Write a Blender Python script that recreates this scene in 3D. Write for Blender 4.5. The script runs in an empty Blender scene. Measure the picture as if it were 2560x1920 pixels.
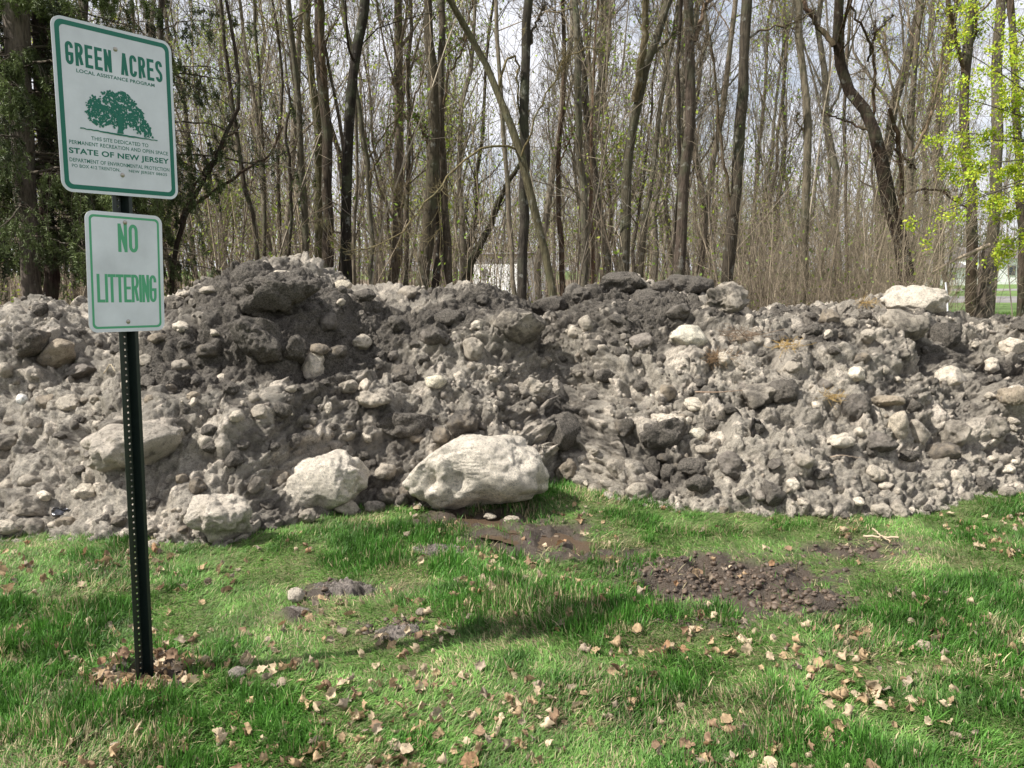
import bpy, bmesh, math, random
import numpy as np
from mathutils import Vector, noise as mnoise, Matrix
S = bpy.context.scene
COL = S.collection
rad = math.radians
rng = np.random.default_rng(11)
random.seed(5)

# ------------------------------------------------------------------ camera, sky, sun, exposure
CAMH = 1.70; PITCH = rad(8.1); F = 2009.0
cam_d = bpy.data.cameras.new('camera'); cam_d.sensor_width = 36; cam_d.lens = 36*F/2560
cam_d.clip_end = 1500; cam_d.clip_start = 0.05
cam = bpy.data.objects.new('camera', cam_d); COL.objects.link(cam)
cam.location = (0, 0, CAMH); cam.rotation_euler = (math.pi/2-PITCH, 0, 0)
S.camera = cam
SUN_EL = rad(50); SDX, SDY = -0.955, -0.295          # horizontal direction towards the sun
sun_dir = Vector((SDX*math.cos(SUN_EL), SDY*math.cos(SUN_EL), math.sin(SUN_EL)))
ld = bpy.data.lights.new('sun', 'SUN'); ld.energy = 5.0; ld.angle = rad(0.6); ld.color = (1, .955, .88)
lo = bpy.data.objects.new('sun', ld); COL.objects.link(lo)
lo.rotation_euler = sun_dir.to_track_quat('Z', 'Y').to_euler()
W = bpy.data.worlds.new('World'); S.world = W; W.use_nodes = True
nt = W.node_tree; N = nt.nodes; L = nt.links
bg = N['Background']; bg.inputs['Strength'].default_value = 0.068
sky = N.new('ShaderNodeTexSky'); sky.sky_type = 'NISHITA'; sky.sun_disc = False
sky.sun_elevation = SUN_EL; sky.sun_rotation = math.atan2(SDX, SDY); sky.air_density = 1.0; sky.dust_density = 2.0
tc = N.new('ShaderNodeTexCoord'); mp = N.new('ShaderNodeMapping'); mp.inputs['Scale'].default_value = (1.5, 1.5, 3.2)
cn = N.new('ShaderNodeTexNoise'); cn.inputs['Scale'].default_value = 2.0; cn.inputs['Detail'].default_value = 7; cn.inputs['Roughness'].default_value = .58
cr = N.new('ShaderNodeValToRGB'); cr.color_ramp.elements[0].position = .26; cr.color_ramp.elements[1].position = .52
mx = N.new('ShaderNodeMix'); mx.data_type = 'RGBA'; mx.inputs[7].default_value = (8.6, 8.7, 9.3, 1)
L.new(tc.outputs['Generated'], mp.inputs[0]); L.new(mp.outputs[0], cn.inputs['Vector']); L.new(cn.outputs[0], cr.inputs[0])
L.new(cr.outputs[0], mx.inputs[0]); L.new(sky.outputs[0], mx.inputs[6]); L.new(mx.outputs[2], bg.inputs['Color'])
S.view_settings.view_transform = 'Standard'; S.view_settings.look = 'None'
S.view_settings.exposure = 0.88; S.view_settings.gamma = 1.0
S.cycles.max_bounces = 5; S.cycles.diffuse_bounces = 3; S.cycles.transmission_bounces = 3; S.cycles.glossy_bounces = 2
S.cycles.caustics_reflective = False; S.cycles.caustics_refractive = False

# ------------------------------------------------------------------ helpers
cP, sP = math.cos(PITCH), math.sin(PITCH)
def ray(px, py):
    u = (px-1280)/F; v = (960-py)/F
    return np.array([u, cP+v*sP, -sP+v*cP])
def atY(px, py, Y):
    d = ray(px, py); k = Y/d[1]
    return np.array([d[0]*k, Y, CAMH+d[2]*k])
def ground(px, py, z=0.0):
    d = ray(px, py); k = (z-CAMH)/d[2]
    return np.array([d[0]*k, d[1]*k, z])
def project(P):
    dz = P[..., 2]-CAMH; z = P[..., 1]*cP-dz*sP; v = P[..., 1]*sP+dz*cP
    return 1280+F*P[..., 0]/z, 960-F*v/z, z

def tag(o, label=None, cat=None, group=None, kind=None):
    if label: o['label'] = label
    if cat: o['category'] = cat
    if group: o['group'] = group
    if kind: o['kind'] = kind
    return o
def new(name, data, parent=None, loc=(0, 0, 0)):
    o = bpy.data.objects.new(name, data); COL.objects.link(o)
    o.parent = parent; o.location = loc
    return o
def mesh_np(name, V, Fq, mat=None, smooth=True, col=None):
    """V (n,3); Fq (m,k) of one face size, or a list of such arrays"""
    me = bpy.data.meshes.new(name)
    if not isinstance(Fq, list): Fq = [Fq]
    Fq = [f for f in Fq if len(f)]
    V = np.asarray(V, np.float32)
    me.vertices.add(len(V)); me.vertices.foreach_set('co', V.ravel())
    li = np.concatenate([f.ravel() for f in Fq]).astype(np.int32)
    cnt = np.concatenate([np.full(len(f), f.shape[1]) for f in Fq]).astype(np.int32)
    me.loops.add(len(li)); me.loops.foreach_set('vertex_index', li)
    me.polygons.add(len(cnt))
    st = np.zeros(len(cnt), np.int32); st[1:] = np.cumsum(cnt)[:-1]
    me.polygons.foreach_set('loop_start', st)
    me.polygons.foreach_set('use_smooth', np.full(len(cnt), smooth))
    if col is not None:
        a = me.color_attributes.new('Col', 'FLOAT_COLOR', 'POINT')
        c = np.ones((len(V), 4), np.float32); c[:, :col.shape[1]] = col
        a.data.foreach_set('color', c.ravel())
    me.update(calc_edges=True)
    if mat: me.materials.append(mat)
    return me

# hashed value noise, any dimension 2 or 3
def _h(ix, iy, iz):
    with np.errstate(over='ignore'):
        n = (ix.astype(np.uint32)*np.uint32(374761393)) ^ (iy.astype(np.uint32)*np.uint32(668265263)) ^ (iz.astype(np.uint32)*np.uint32(2147483647-59))
        n = (n ^ (n >> np.uint32(13)))*np.uint32(1274126177)
        n = n ^ (n >> np.uint32(16))
        n = n*np.uint32(2246822519); n = n ^ (n >> np.uint32(15))
    return n.astype(np.float64)/4294967295.0
def vn(x, y, z=None):
    if z is None: z = np.zeros_like(x)
    fx, fy, fz = np.floor(x), np.floor(y), np.floor(z)
    ix, iy, iz = fx.astype(np.int64), fy.astype(np.int64), fz.astype(np.int64)
    tx, ty, tz = x-fx, y-fy, z-fz
    tx = tx*tx*tx*(tx*(tx*6-15)+10); ty = ty*ty*ty*(ty*(ty*6-15)+10); tz = tz*tz*(3-2*tz)
    r = 0
    for a in (0, 1):
        for b in (0, 1):
            for c in (0, 1):
                w = (tx if a else 1-tx)*(ty if b else 1-ty)*(tz if c else 1-tz)
                r = r+w*_h(ix+a, iy+b, iz+c)
    return r*2-1
def fbm(x, y, z=None, oct=4, seed=0.0, g=.5):
    a, s, t = 1.0, 1.0, 0
    z = np.zeros_like(x) if z is None else z
    for i in range(oct):
        t = t+a*vn(x*s+seed+i*17.3, y*s+i*5.1-seed, z*s+i*9.7); a *= g; s *= 2.03
    return t

# ------------------------------------------------------------------ material helpers
def mat_new(name):
    m = bpy.data.materials.new(name); m.use_nodes = True
    return m, m.node_tree.nodes, m.node_tree.links, m.node_tree.nodes['Principled BSDF']
def noise_n(N, L, vec, scale, detail=4, rough=.55):
    n = N.new('ShaderNodeTexNoise'); n.inputs['Scale'].default_value = scale
    n.inputs['Detail'].default_value = detail; n.inputs['Roughness'].default_value = rough
    if vec is not None: L.new(vec, n.inputs['Vector'])
    return n.outputs[0]
def ramp(N, L, fac, stops):
    r = N.new('ShaderNodeValToRGB'); e = r.color_ramp.elements
    while len(e) < len(stops): e.new(.5)
    for k, (p, c) in enumerate(stops):
        e[k].position = p; e[k].color = (c, c, c, 1) if isinstance(c, (int, float)) else (*c, 1)
    L.new(fac, r.inputs[0]); return r.outputs[0]
def mixc(N, L, fac, a, b, mode='MIX'):
    m = N.new('ShaderNodeMix'); m.data_type = 'RGBA'; m.blend_type = mode
    for k, v in ((0, fac), (6, a), (7, b)):
        if isinstance(v, (int, float)): m.inputs[k].default_value = v
        elif isinstance(v, tuple): m.inputs[k].default_value = (*v, 1) if len(v) == 3 else v
        else: L.new(v, m.inputs[k])
    return m.outputs[2]
def mth(N, L, op, a, b=0.0, c=None, clamp=False):
    m = N.new('ShaderNodeMath'); m.operation = op; m.use_clamp = clamp
    for k, v in ((0, a), (1, b), (2, c)):
        if v is None: continue
        if isinstance(v, (int, float)): m.inputs[k].default_value = v
        else: L.new(v, m.inputs[k])
    return m.outputs[0]
def bump(N, L, h, dist, strength=1.0, nrm=None):
    b = N.new('ShaderNodeBump'); b.inputs['Distance'].default_value = dist; b.inputs['Strength'].default_value = strength
    L.new(h, b.inputs['Height'])
    if nrm is not None: L.new(nrm, b.inputs['Normal'])
    return b.outputs[0]
def pos(N): return N.new('ShaderNodeNewGeometry').outputs['Position']

def snow_mat(name, src, sss=0.0):
    """dirty old snow. src: 'object' -> Object Info colour (alpha = dirt), 'attr' -> Col attribute (alpha = dirt)"""
    m, N, L, b = mat_new(name); p = pos(N)
    if src == 'object':
        oi = N.new('ShaderNodeObjectInfo'); base, dirt = oi.outputs['Color'], oi.outputs['Alpha']
    else:
        at = N.new('ShaderNodeAttribute'); at.attribute_name = 'Col'; base, dirt = at.outputs['Color'], at.outputs['Alpha']
    big = noise_n(N, L, p, 4.5, 4, .6); mid = noise_n(N, L, p, 20, 5, .65); fine = noise_n(N, L, p, 75, 4, .75); grit = noise_n(N, L, p, 240, 3, .8)
    t = mth(N, L, 'MULTIPLY_ADD', big, .9, mth(N, L, 'MULTIPLY', mid, .9))
    t = mth(N, L, 'MULTIPLY_ADD', fine, .75, t)
    t = mth(N, L, 'ADD', t, mth(N, L, 'MULTIPLY', grit, .45))      # mean about 1.5
    t = mth(N, L, 'ADD', t, mth(N, L, 'MULTIPLY_ADD', dirt, 1.0, -.5))
    mask = ramp(N, L, mth(N, L, 'MULTIPLY', t, .5), [(.66, 0.0), (.735, .35), (.785, .85), (.86, 1.0)])
    dcol = mixc(N, L, ramp(N, L, mth(N, L, 'MULTIPLY_ADD', fine, .6, mth(N, L, 'MULTIPLY', grit, .4)), [(.40, 0.0), (.60, 1.0)]), (.026, .023, .020), (.215, .190, .158))
    base2 = mixc(N, L, .45, base, mixc(N, L, ramp(N, L, mid, [(.36, 0.0), (.62, 1.0)]), (.32, .30, .275), (1.35, 1.30, 1.22)), 'MULTIPLY')
    speck = ramp(N, L, mth(N, L, 'MULTIPLY_ADD', fine, .5, mth(N, L, 'MULTIPLY', grit, .5)), [(.40, .30), (.50, 1.0), (.62, 1.35)])
    base3 = mixc(N, L, .8, base2, speck, 'MULTIPLY')
    L.new(mixc(N, L, mask, base3, dcol), b.inputs['Base Color'])
    L.new(mth(N, L, 'MULTIPLY_ADD', mask, .35, .5), b.inputs['Roughness'])
    b.inputs['Specular IOR Level'].default_value = .35
    n1 = bump(N, L, mid, .06, .7); n2 = bump(N, L, fine, .025, 1.0, n1); n3 = bump(N, L, grit, .008, 1.0, n2)
    L.new(n3, b.inputs['Normal'])
    if sss:
        b.inputs['Subsurface Weight'].default_value = sss; b.inputs['Subsurface Radius'].default_value = (.05, .04, .03)
        b.inputs['Subsurface Scale'].default_value = 1.0
    return m
M = {}
M['snow_obj'] = snow_mat('dirty ice', 'object')
M['snow_attr'] = snow_mat('dirty snow', 'attr')

def bark_mat(name, vert=True):
    m, N, L, b = mat_new(name); p = pos(N)
    oi = N.new('ShaderNodeObjectInfo')
    mp = N.new('ShaderNodeMapping'); mp.inputs['Scale'].default_value = (1, 1, .16); L.new(p, mp.inputs[0])
    s1 = noise_n(N, L, mp.outputs[0], 38, 5, .65); s2 = noise_n(N, L, p, 3.5, 4, .6); s3 = noise_n(N, L, mp.outputs[0], 120, 3, .6)
    c = mixc(N, L, 1.0, oi.outputs['Color'], ramp(N, L, s1, [(.3, .35), (.62, 1.35)]), 'MULTIPLY')
    c = mixc(N, L, ramp(N, L, s2, [(.5, 0.0), (.72, .55)]), c, (.085, .10, .055))
    c = mixc(N, L, ramp(N, L, noise_n(N, L, p, 9, 3, .6), [(.60, 0.0), (.68, .5)]), c, (.25, .25, .22))
    L.new(c, b.inputs['Base Color']); b.inputs['Roughness'].default_value = .9; b.inputs['Specular IOR Level'].default_value = .2
    L.new(bump(N, L, s3, .012, .6, bump(N, L, s1, .03, .9)), b.inputs['Normal'])
    return m
M['bark'] = bark_mat('bark')
def attr_mat(name, rough=.7, trans=0.0, spec=.25, nscale=0):
    m, N, L, b = mat_new(name)
    at = N.new('ShaderNodeAttribute'); at.attribute_name = 'Col'; c = at.outputs['Color']
    if nscale: c = mixc(N, L, .8, c, ramp(N, L, noise_n(N, L, pos(N), nscale, 3), [(.3, .55), (.7, 1.3)]), 'MULTIPLY')
    L.new(c, b.inputs['Base Color']); b.inputs['Roughness'].default_value = rough; b.inputs['Specular IOR Level'].default_value = spec
    if trans:
        t = N.new('ShaderNodeBsdfTranslucent'); L.new(c, t.inputs['Color'])
        mx = N.new('ShaderNodeMixShader'); mx.inputs[0].default_value = trans
        L.new(b.outputs[0], mx.inputs[1]); L.new(t.outputs[0], mx.inputs[2]); L.new(mx.outputs[0], N['Material Output'].inputs[0])
    return m
M['grass'] = attr_mat('grass blades', .55, .35, .3)
M['leaf'] = attr_mat('tree leaves', .55, .45, .3)
M['needle'] = attr_mat('conifer needles', .6, .2, .3)
M['litter'] = attr_mat('dead leaf', .75, .25, .2, 60)
M['twig'] = attr_mat('twig wood', .9, 0, .15)
def plain(name, col, rough=.5, metal=0.0, spec=.4, nz=None):
    m, N, L, b = mat_new(name); b.inputs['Roughness'].default_value = rough; b.inputs['Metallic'].default_value = metal
    b.inputs['Specular IOR Level'].default_value = spec
    if nz:
        c = mixc(N, L, 1.0, col, ramp(N, L, noise_n(N, L, pos(N), nz, 5, .6), [(.25, 1-.18), (.75, 1.1)]), 'MULTIPLY')
        L.new(c, b.inputs['Base Color'])
    else: b.inputs['Base Color'].default_value = (*col, 1)
    return m

# ------------------------------------------------------------------ ground
BASE_PX = [(-700, 1350), (-300, 1350), (0, 1352), (100, 1358), (250, 1375), (400, 1368), (560, 1362), (700, 1325), (850, 1290), (1050, 1272), (1250, 1270), (1330, 1240), (1400, 1215), (1480, 1235), (1560, 1262), (1700, 1280), (1900, 1285), (2100, 1292), (2300, 1285), (2450, 1262), (2560, 1235), (2900, 1200), (3400, 1190)]
bp = np.array([ground(x, y)[:2] for x, y in BASE_PX])
CREST_PX = [(-700, 790), (-300, 780), (0, 772), (100, 752), (200, 715), (300, 722), (420, 738), (500, 705), (580, 672), (700, 668), (780, 680), (850, 712), (950, 705), (1100, 708), (1200, 728), (1290, 768), (1340, 775), (1400, 757), (1480, 712), (1560, 706), (1700, 712), (1800, 735), (1870, 765), (1920, 775), (2000, 742), (2100, 728), (2200, 735), (2300, 760), (2360, 785), (2450, 788), (2560, 790), (3000, 800), (3500, 830)]
YC = 8.0
cp = np.array([atY(x, y, YC) for x, y in CREST_PX])
def Yb(x): return np.interp(x, bp[:, 0], bp[:, 1])
def Hc(x): return np.interp(x, cp[:, 0], cp[:, 2])

g_mud = [ground(1700, 1440), ground(1880, 1420), ground(1980, 1480), ground(1800, 1500), ground(1620, 1410), ground(2120, 1375)]
def mud_field(x, y):
    m = np.zeros_like(x)
    for (cx, cy, rx, ry, w) in ((ground(1820, 1440)[0], ground(1820, 1440)[1], .66, .42, 1.3), (ground(1640, 1420)[0], ground(1640, 1420)[1], .42, .28, .7),
                                (ground(1980, 1500)[0], ground(1980, 1500)[1], .42, .28, 1.0), (ground(2130, 1370)[0], ground(2130, 1370)[1], .5, .24, .8),
                                (ground(1330, 1345)[0], ground(1330, 1345)[1], .55, .42, .95), (ground(1210, 1300)[0], ground(1210, 1300)[1], .5, .3, .9),
                                (ground(1500, 1385)[0], ground(1500, 1385)[1], .5, .2, .85), (ground(1800, 1560)[0], ground(1800, 1560)[1], .45, .16, .55),
                                (ground(850, 1470)[0], ground(850, 1470)[1], .28, .15, .8), (ground(1010, 1575)[0], ground(1010, 1575)[1], .3, .2, .75), (ground(730, 1530)[0], ground(730, 1530)[1], .14, .1, .7),
                                (ground(1100, 1375)[0], ground(1100, 1375)[1], .2, .16, .7), (ground(350, 1690)[0], ground(350, 1690)[1], .30, .24, .95)):
        m = np.maximum(m, w*np.exp(-((x-cx)/rx)**2-((y-cy)/ry)**2))
    return m+fbm(x*5, y*5, oct=3, seed=3)*.18
def ground_z(x, y):
    near = np.clip((9-y)/2, 0, 1)*np.clip((y+3)/2, 0, 1)
    mud = np.clip((mud_field(x, y)-.45)*3, 0, 1)
    return near*(fbm(x*1.1, y*1.1, oct=3, seed=9)*.022+fbm(x*9, y*9, oct=3, seed=2)*((.006+.050*mud))-.012*mud)
def grow(a, b, n, r):
    d = np.cumsum(r**np.arange(n)); return a+(b-a)*d/d[-1]
gx = np.concatenate([-(grow(6, 400, 26, 1.25))[::-1], np.linspace(-6, 6, 520), grow(6, 400, 26, 1.25)])
gy = np.concatenate([-(grow(2, 300, 20, 1.3))[::-1], np.linspace(-2, 1.5, 30), np.linspace(1.52, 7.5, 300), np.linspace(7.6, 30, 60), grow(30, 900, 40, 1.12)])
GX, GY = np.meshgrid(gx, gy)
GZ = ground_z(GX, GY)
def grid_faces(ny, nx):
    a = np.arange(ny*nx).reshape(ny, nx)
    return np.stack([a[:-1, :-1], a[:-1, 1:], a[1:, 1:], a[1:, :-1]], -1).reshape(-1, 4)
mudv = np.clip((mud_field(GX, GY)+.22*fbm(GX*14, GY*14, oct=2, seed=5)-.30)*2.4, 0, 1)*(GY < 7)
woods = np.clip((GY-7.5)/1.0, 0, 1)*(1-np.clip((GX-GY*.50+1.5)/2.5, 0, 1))*(GY < 140)     # leaf litter floor; open lawn to the right
def m_ground():
    m, N, L, b = mat_new('lawn soil'); p = pos(N)
    at = N.new('ShaderNodeAttribute'); at.attribute_name = 'Col'
    sp = N.new('ShaderNodeSeparateColor'); L.new(at.outputs['Color'], sp.inputs[0])
    n1 = noise_n(N, L, p, 3, 5, .6); n2 = noise_n(N, L, p, 40, 4, .7); n3 = noise_n(N, L, p, 160, 3, .7)
    lawn = mixc(N, L, n2, (.045, .075, .016), (.15, .19, .055))
    lawn = mixc(N, L, ramp(N, L, n1, [(.4, 0.0), (.65, .35)]), lawn, (.13, .125, .06))
    mud = mixc(N, L, n2, (.024, .017, .012), (.092, .068, .048))
    flr = mixc(N, L, n2, (.05, .035, .022), (.22, .16, .10))
    far = mixc(N, L, n1, (.07, .13, .025), (.12, .19, .04))
    c = mixc(N, L, sp.outputs[0], lawn, mud); c = mixc(N, L, sp.outputs[1], c, flr); c = mixc(N, L, sp.outputs[2], c, far)
    L.new(c, b.inputs['Base Color'])
    L.new(mth(N, L, 'MULTIPLY_ADD', sp.outputs[0], -.48, .9), b.inputs['Roughness'])
    L.new(bump(N, L, n3, .006, .7, bump(N, L, n2, .02, .8)), b.inputs['Normal'])
    return m
far = np.clip((GY-9)/2, 0, 1)*(1-woods)
me = mesh_np('ground', np.stack([GX, GY, GZ], -1).reshape(-1, 3), grid_faces(*GX.shape), m_ground(), col=np.stack([mudv.ravel(), woods.ravel(), far.ravel()], -1))
tag(new('ground', me), kind='structure')

# two roads on the far right, seen between the trunks
M['asphalt'] = plain('worn asphalt', (.20, .19, .18), .9, nz=12)
def strip(name, y0, y1, x0, x1, z, mat):
    V = [(x0, y0, z), (x1, y0, z), (x1, y1, z), (x0, y1, z)]
    return tag(new(name, mesh_np(name, np.array(V), np.array([[0, 1, 2, 3]]), mat)), kind='structure')
ya = ground(2450, 757)[1]; yb = ground(2450, 741)[1]; yc = ground(2450, 727)[1]; yd = ground(2450, 722)[1]
strip('road', ya, yb, 12, 160, .012, M['asphalt'])
strip('path', yc, yd, 12, 200, .012, M['asphalt'])

# puddles of melt water in the ruts
def m_water():
    m, N, L, b = mat_new('muddy water'); b.inputs['Base Color'].default_value = (.075, .052, .035, 1)
    b.inputs['Roughness'].default_value = .16; b.inputs['Specular IOR Level'].default_value = .55
    L.new(bump(N, L, noise_n(N, L, pos(N), 30, 3), .004, .25), b.inputs['Normal']); return m
M['water'] = m_water()
def puddle(px, py, rx, ry, rot, seed):
    c = ground(px, py); n = 64; V = [(c[0], c[1])]
    for k in range(n):
        a = 2*math.pi*k/n; r = 1+.35*mnoise.noise(Vector((math.cos(a)*1.6+seed, math.sin(a)*1.6, 0)))+.15*mnoise.noise(Vector((math.cos(a)*5+seed, math.sin(a)*5, 3)))
        x, y = rx*r*math.cos(a), ry*r*math.sin(a)
        V.append((c[0]+x*math.cos(rot)-y*math.sin(rot), c[1]+x*math.sin(rot)+y*math.cos(rot)))
    V = np.array(V); z = float(np.quantile(ground_z(V[:, 0], V[:, 1]), .34))
    V3 = np.column_stack([V, np.full(len(V), z)])
    Fc = np.array([[0, 1+k, 1+(k+1) % n] for k in range(n)])
    tag(new('puddle', mesh_np('puddle', V3, Fc, M['water'])), kind='structure')
puddle(1215, 1305, .42, .17, -.35, 1); puddle(1360, 1345, .42, .17, -.45, 4); puddle(1510, 1385, .25, .05, -.4, 8)
puddle(2010, 1505, .16, .055, -.5, 12); puddle(1880, 1490, .2, .03, -.25, 15)
# ------------------------------------------------------------------ the pile of dirty snow
NX = 1240; LEN = 3.1
mxs = np.linspace(-8.2, 8.2, NX)
ms = np.concatenate([np.linspace(-.02, 1.12, 330), np.linspace(1.13, 2.05, 70)])
MX, MS = np.meshgrid(mxs, ms)
dip = 1-np.clip((np.abs(MX)-7.2)/1.0, 0, 1)**2
yb_, hc_ = Yb(MX), Hc(MX)*(.25+.75*dip)
sf = np.clip(MS, 0, 1)
Yf = yb_+(YC-yb_)*np.minimum(MS, 1)+np.maximum(MS-1, 0)*1.9
prof = .42*sf+.58*np.sin(sf*math.pi/2)
Zf = hc_*np.where(MS <= 1, prof, np.cos(np.clip((MS-1)/1.05, 0, 1)*math.pi/2)**.8*1.0)-.06*(MS < 0)-.05*(MS > 2)
P0 = np.stack([MX, Yf, Zf], -1)
def grid_normal(P):
    du = np.gradient(P, axis=1); dv = np.gradient(P, axis=0)
    n = np.cross(du, dv); n /= np.linalg.norm(n, axis=-1, keepdims=True)+1e-9
    return n
N0 = grid_normal(P0)
# smooth big forms
foot = np.clip(MS/.25, 0, 1)
SS = MS*LEN
D = fbm(MX*.9, SS*1.0, oct=3, seed=4)*.15*foot
def at_xs(px, py):            # pixel -> (x, s) on the undisplaced face
    d = ray(px, py); ks = np.linspace(4, 12, 1600)
    Q = np.array([0, 0, CAMH])+ks[:, None]*d
    yb1, h1 = Yb(Q[:, 0]), Hc(Q[:, 0]); s = np.clip((Q[:, 1]-yb1)/(YC-yb1), 0, 1)
    z = h1*(.42*s+.58*np.sin(s*math.pi/2))
    i = np.argmax(Q[:, 2] < z) if np.any(Q[:, 2] < z) else int(np.argmin(Q[:, 2]-z))
    return Q[i, 0], s[i]*LEN
def lobe(px, py, rx, rs, a):
    global D
    x, s = at_xs(px, py); q = ((MX-x)/rx)**2+((SS-s)/rs)**2
    D = D+a*np.exp(-q)
lobe(560, 1010, .85, .55, .20); lobe(690, 780, .75, .5, .22); lobe(640, 960, .5, .18, -.16); lobe(1000, 950, .8, .3, -.10)
lobe(1330, 860, .6, .4, .12); lobe(1650, 1150, .35, .25, -.14); lobe(2150, 860, .8, .6, .14); lobe(2330, 880, .16, .28, -.12)
lobe(150, 900, .8, .45, .10); lobe(1900, 1180, .5, .25, .08)
w1 = fbm(MX*2.6, SS*2.6, MX*0+1, oct=3, seed=7)
D += np.sign(w1)*np.abs(w1)**1.0*.06*(.3+.7*foot)
rid = 1-np.abs(fbm(MX*3.8, SS*3.8, oct=3, seed=21))
D += (rid-.6)*.075*(.4+.6*foot)
D += fbm(MX*11, SS*11, oct=5, seed=31, g=.68)*.020
TINT = np.zeros_like(D)+.0                      # 0 matrix .. 1 clean stone
# lumps frozen into the face
def lumps(n, r0, r1, bury, amp, seed):
    r_ = np.random.default_rng(seed)
    dx = mxs[1]-mxs[0]
    for k in range(n):
        x = r_.uniform(-8, 8); s = r_.uniform(.0, 1.9)*LEN; r = r_.uniform(r0, r1); e = r_.uniform(.65, 1.3)
        i0, i1 = np.searchsorted(mxs, [x-r*e, x+r*e]); j0, j1 = np.searchsorted(ms*LEN, [s-r/e, s+r/e])
        if i1 <= i0 or j1 <= j0: continue
        xx = (MX[j0:j1, i0:i1]-x)/(r*e); yy = (SS[j0:j1, i0:i1]-s)/(r/e)
        an = r_.uniform(0, 3.14); ca, sa = math.cos(an), math.sin(an); q = (xx*ca+yy*sa)**2+((-xx*sa+yy*ca)*1.12)**2
        m = q < 1
        if not m.any(): continue
        base = D[j0:j1, i0:i1]; c = base[base.shape[0]//2, base.shape[1]//2]
        h = c-r*bury+np.sqrt(np.clip(1-q, 0, 1))**.8*r*amp
        up = m & (h > base)
        tn = r_.uniform(.1, 1.0)**1.5
        D[j0:j1, i0:i1] = np.where(up, h, base); TINT[j0:j1, i0:i1] = np.where(up, tn, TINT[j0:j1, i0:i1])
lumps(90, .13, .24, .62, .95, 1); lumps(480, .06, .12, .50, 1.0, 2); lumps(2400, .03, .06, .45, 1.0, 3); lumps(5000, .018, .032, .35, 1.0, 4)
bil = np.abs(fbm(MX*6.5, SS*6.5, oct=4, seed=45, g=.6)); D += np.minimum(bil, .5)*.085-.03
D += fbm(MX*34, SS*34, oct=3, seed=41, g=.75)*.011-.045
P1 = P0+N0*D[..., None]
wx = fbm(P0[..., 0]*4, P0[..., 1]*4, P0[..., 2]*4, oct=3, seed=51)*.035; wy = fbm(P0[..., 0]*4, P0[..., 1]*4, P0[..., 2]*4, oct=3, seed=61)*.035
P1[..., 0] += wx; P1[..., 1] += wy*foot
# dirt: where road grime is thick
dirt = .38+.52*fbm(MX*2.6, SS*2.6, oct=3, seed=74)*.6+.45*fbm(MX*.8, SS*1.1, oct=3, seed=71)
def grime(px, py, rx, rs, a):
    global dirt
    x, s = at_xs(px, py); dirt = dirt+a*np.exp(-((MX-x)/rx)**2-((SS-s)/rs)**2)
for g in ((720, 760, .55, .6, .75), (640, 880, .45, .3, .5), (800, 860, .5, .5, .35), (1600, 730, 1.0, .35, .35), (1130, 790, .4, .3, .35), (1700, 1170, .6, .35, .45), (1380, 780, .3, .3, .4), (1400, 1050, .5, .3, .35),
          (250, 1250, 1.6, .5, -.5), (2250, 1220, 1.4, .4, -.55), (60, 1000, .8, .5, -.35), (1000, 960, 1.5, .3, .12), (1450, 900, 1.0, .4, -.1), (500, 1100, .8, .5, -.12), (2150, 850, 1., .6, -.05), (1900, 1000, .8, .4, -.15), (1080, 720, .8, .2, .3)):
    grime(*g)
shade = .5+.5*fbm(MX*3, SS*3, oct=3, seed=81)
light = np.array([.68, .61, .52]); matrix = np.array([.385, .352, .30])
base = matrix*(1-TINT[..., None])+light*TINT[..., None]
base = base*(.8+.35*shade[..., None])
dcl = np.clip(dirt-.25*TINT, -.3, 1.3)
colm = np.concatenate([base, dcl[..., None]], -1).reshape(-1, 4)
me = mesh_np('snow_pile', P1.reshape(-1, 3), grid_faces(*MX.shape), M['snow_attr'], col=colm)
tag(new('snow_pile', me), 'long melting heap of dirty grey ploughed snow across the lawn edge', 'snow pile')

# depth image of the pile so that things can be set on its surface
px_, py_, pz_ = project(P1.reshape(-1, 3)); NRM = grid_normal(P1).reshape(-1, 3); PV = P1.reshape(-1, 3)
CS = 5
ci = (px_/CS).astype(int); cj = (py_/CS).astype(int); WI, HJ = 2560//CS, 1920//CS
ok = (ci >= 0) & (ci < WI) & (cj >= 0) & (cj < HJ) & (pz_ > .5)
zb = np.full(WI*HJ, 1e9); ib = np.full(WI*HJ, -1)
idx = np.nonzero(ok)[0]; order = idx[np.argsort(-pz_[idx])]; key = cj[order]*WI+ci[order]
zb[key] = pz_[order]; ib[key] = order
def hit(px, py):
    i, j = int(px/CS), int(py/CS)
    for r in range(0, 12):
        best = -1; bz = 1e9
        for a in range(max(0, j-r), min(HJ, j+r+1)):
            for b_ in range(max(0, i-r), min(WI, i+r+1)):
                k = a*WI+b_
                if ib[k] >= 0 and zb[k] < bz: bz = zb[k]; best = ib[k]
        if best >= 0: return PV[best].copy(), NRM[best].copy()
    return None

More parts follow.
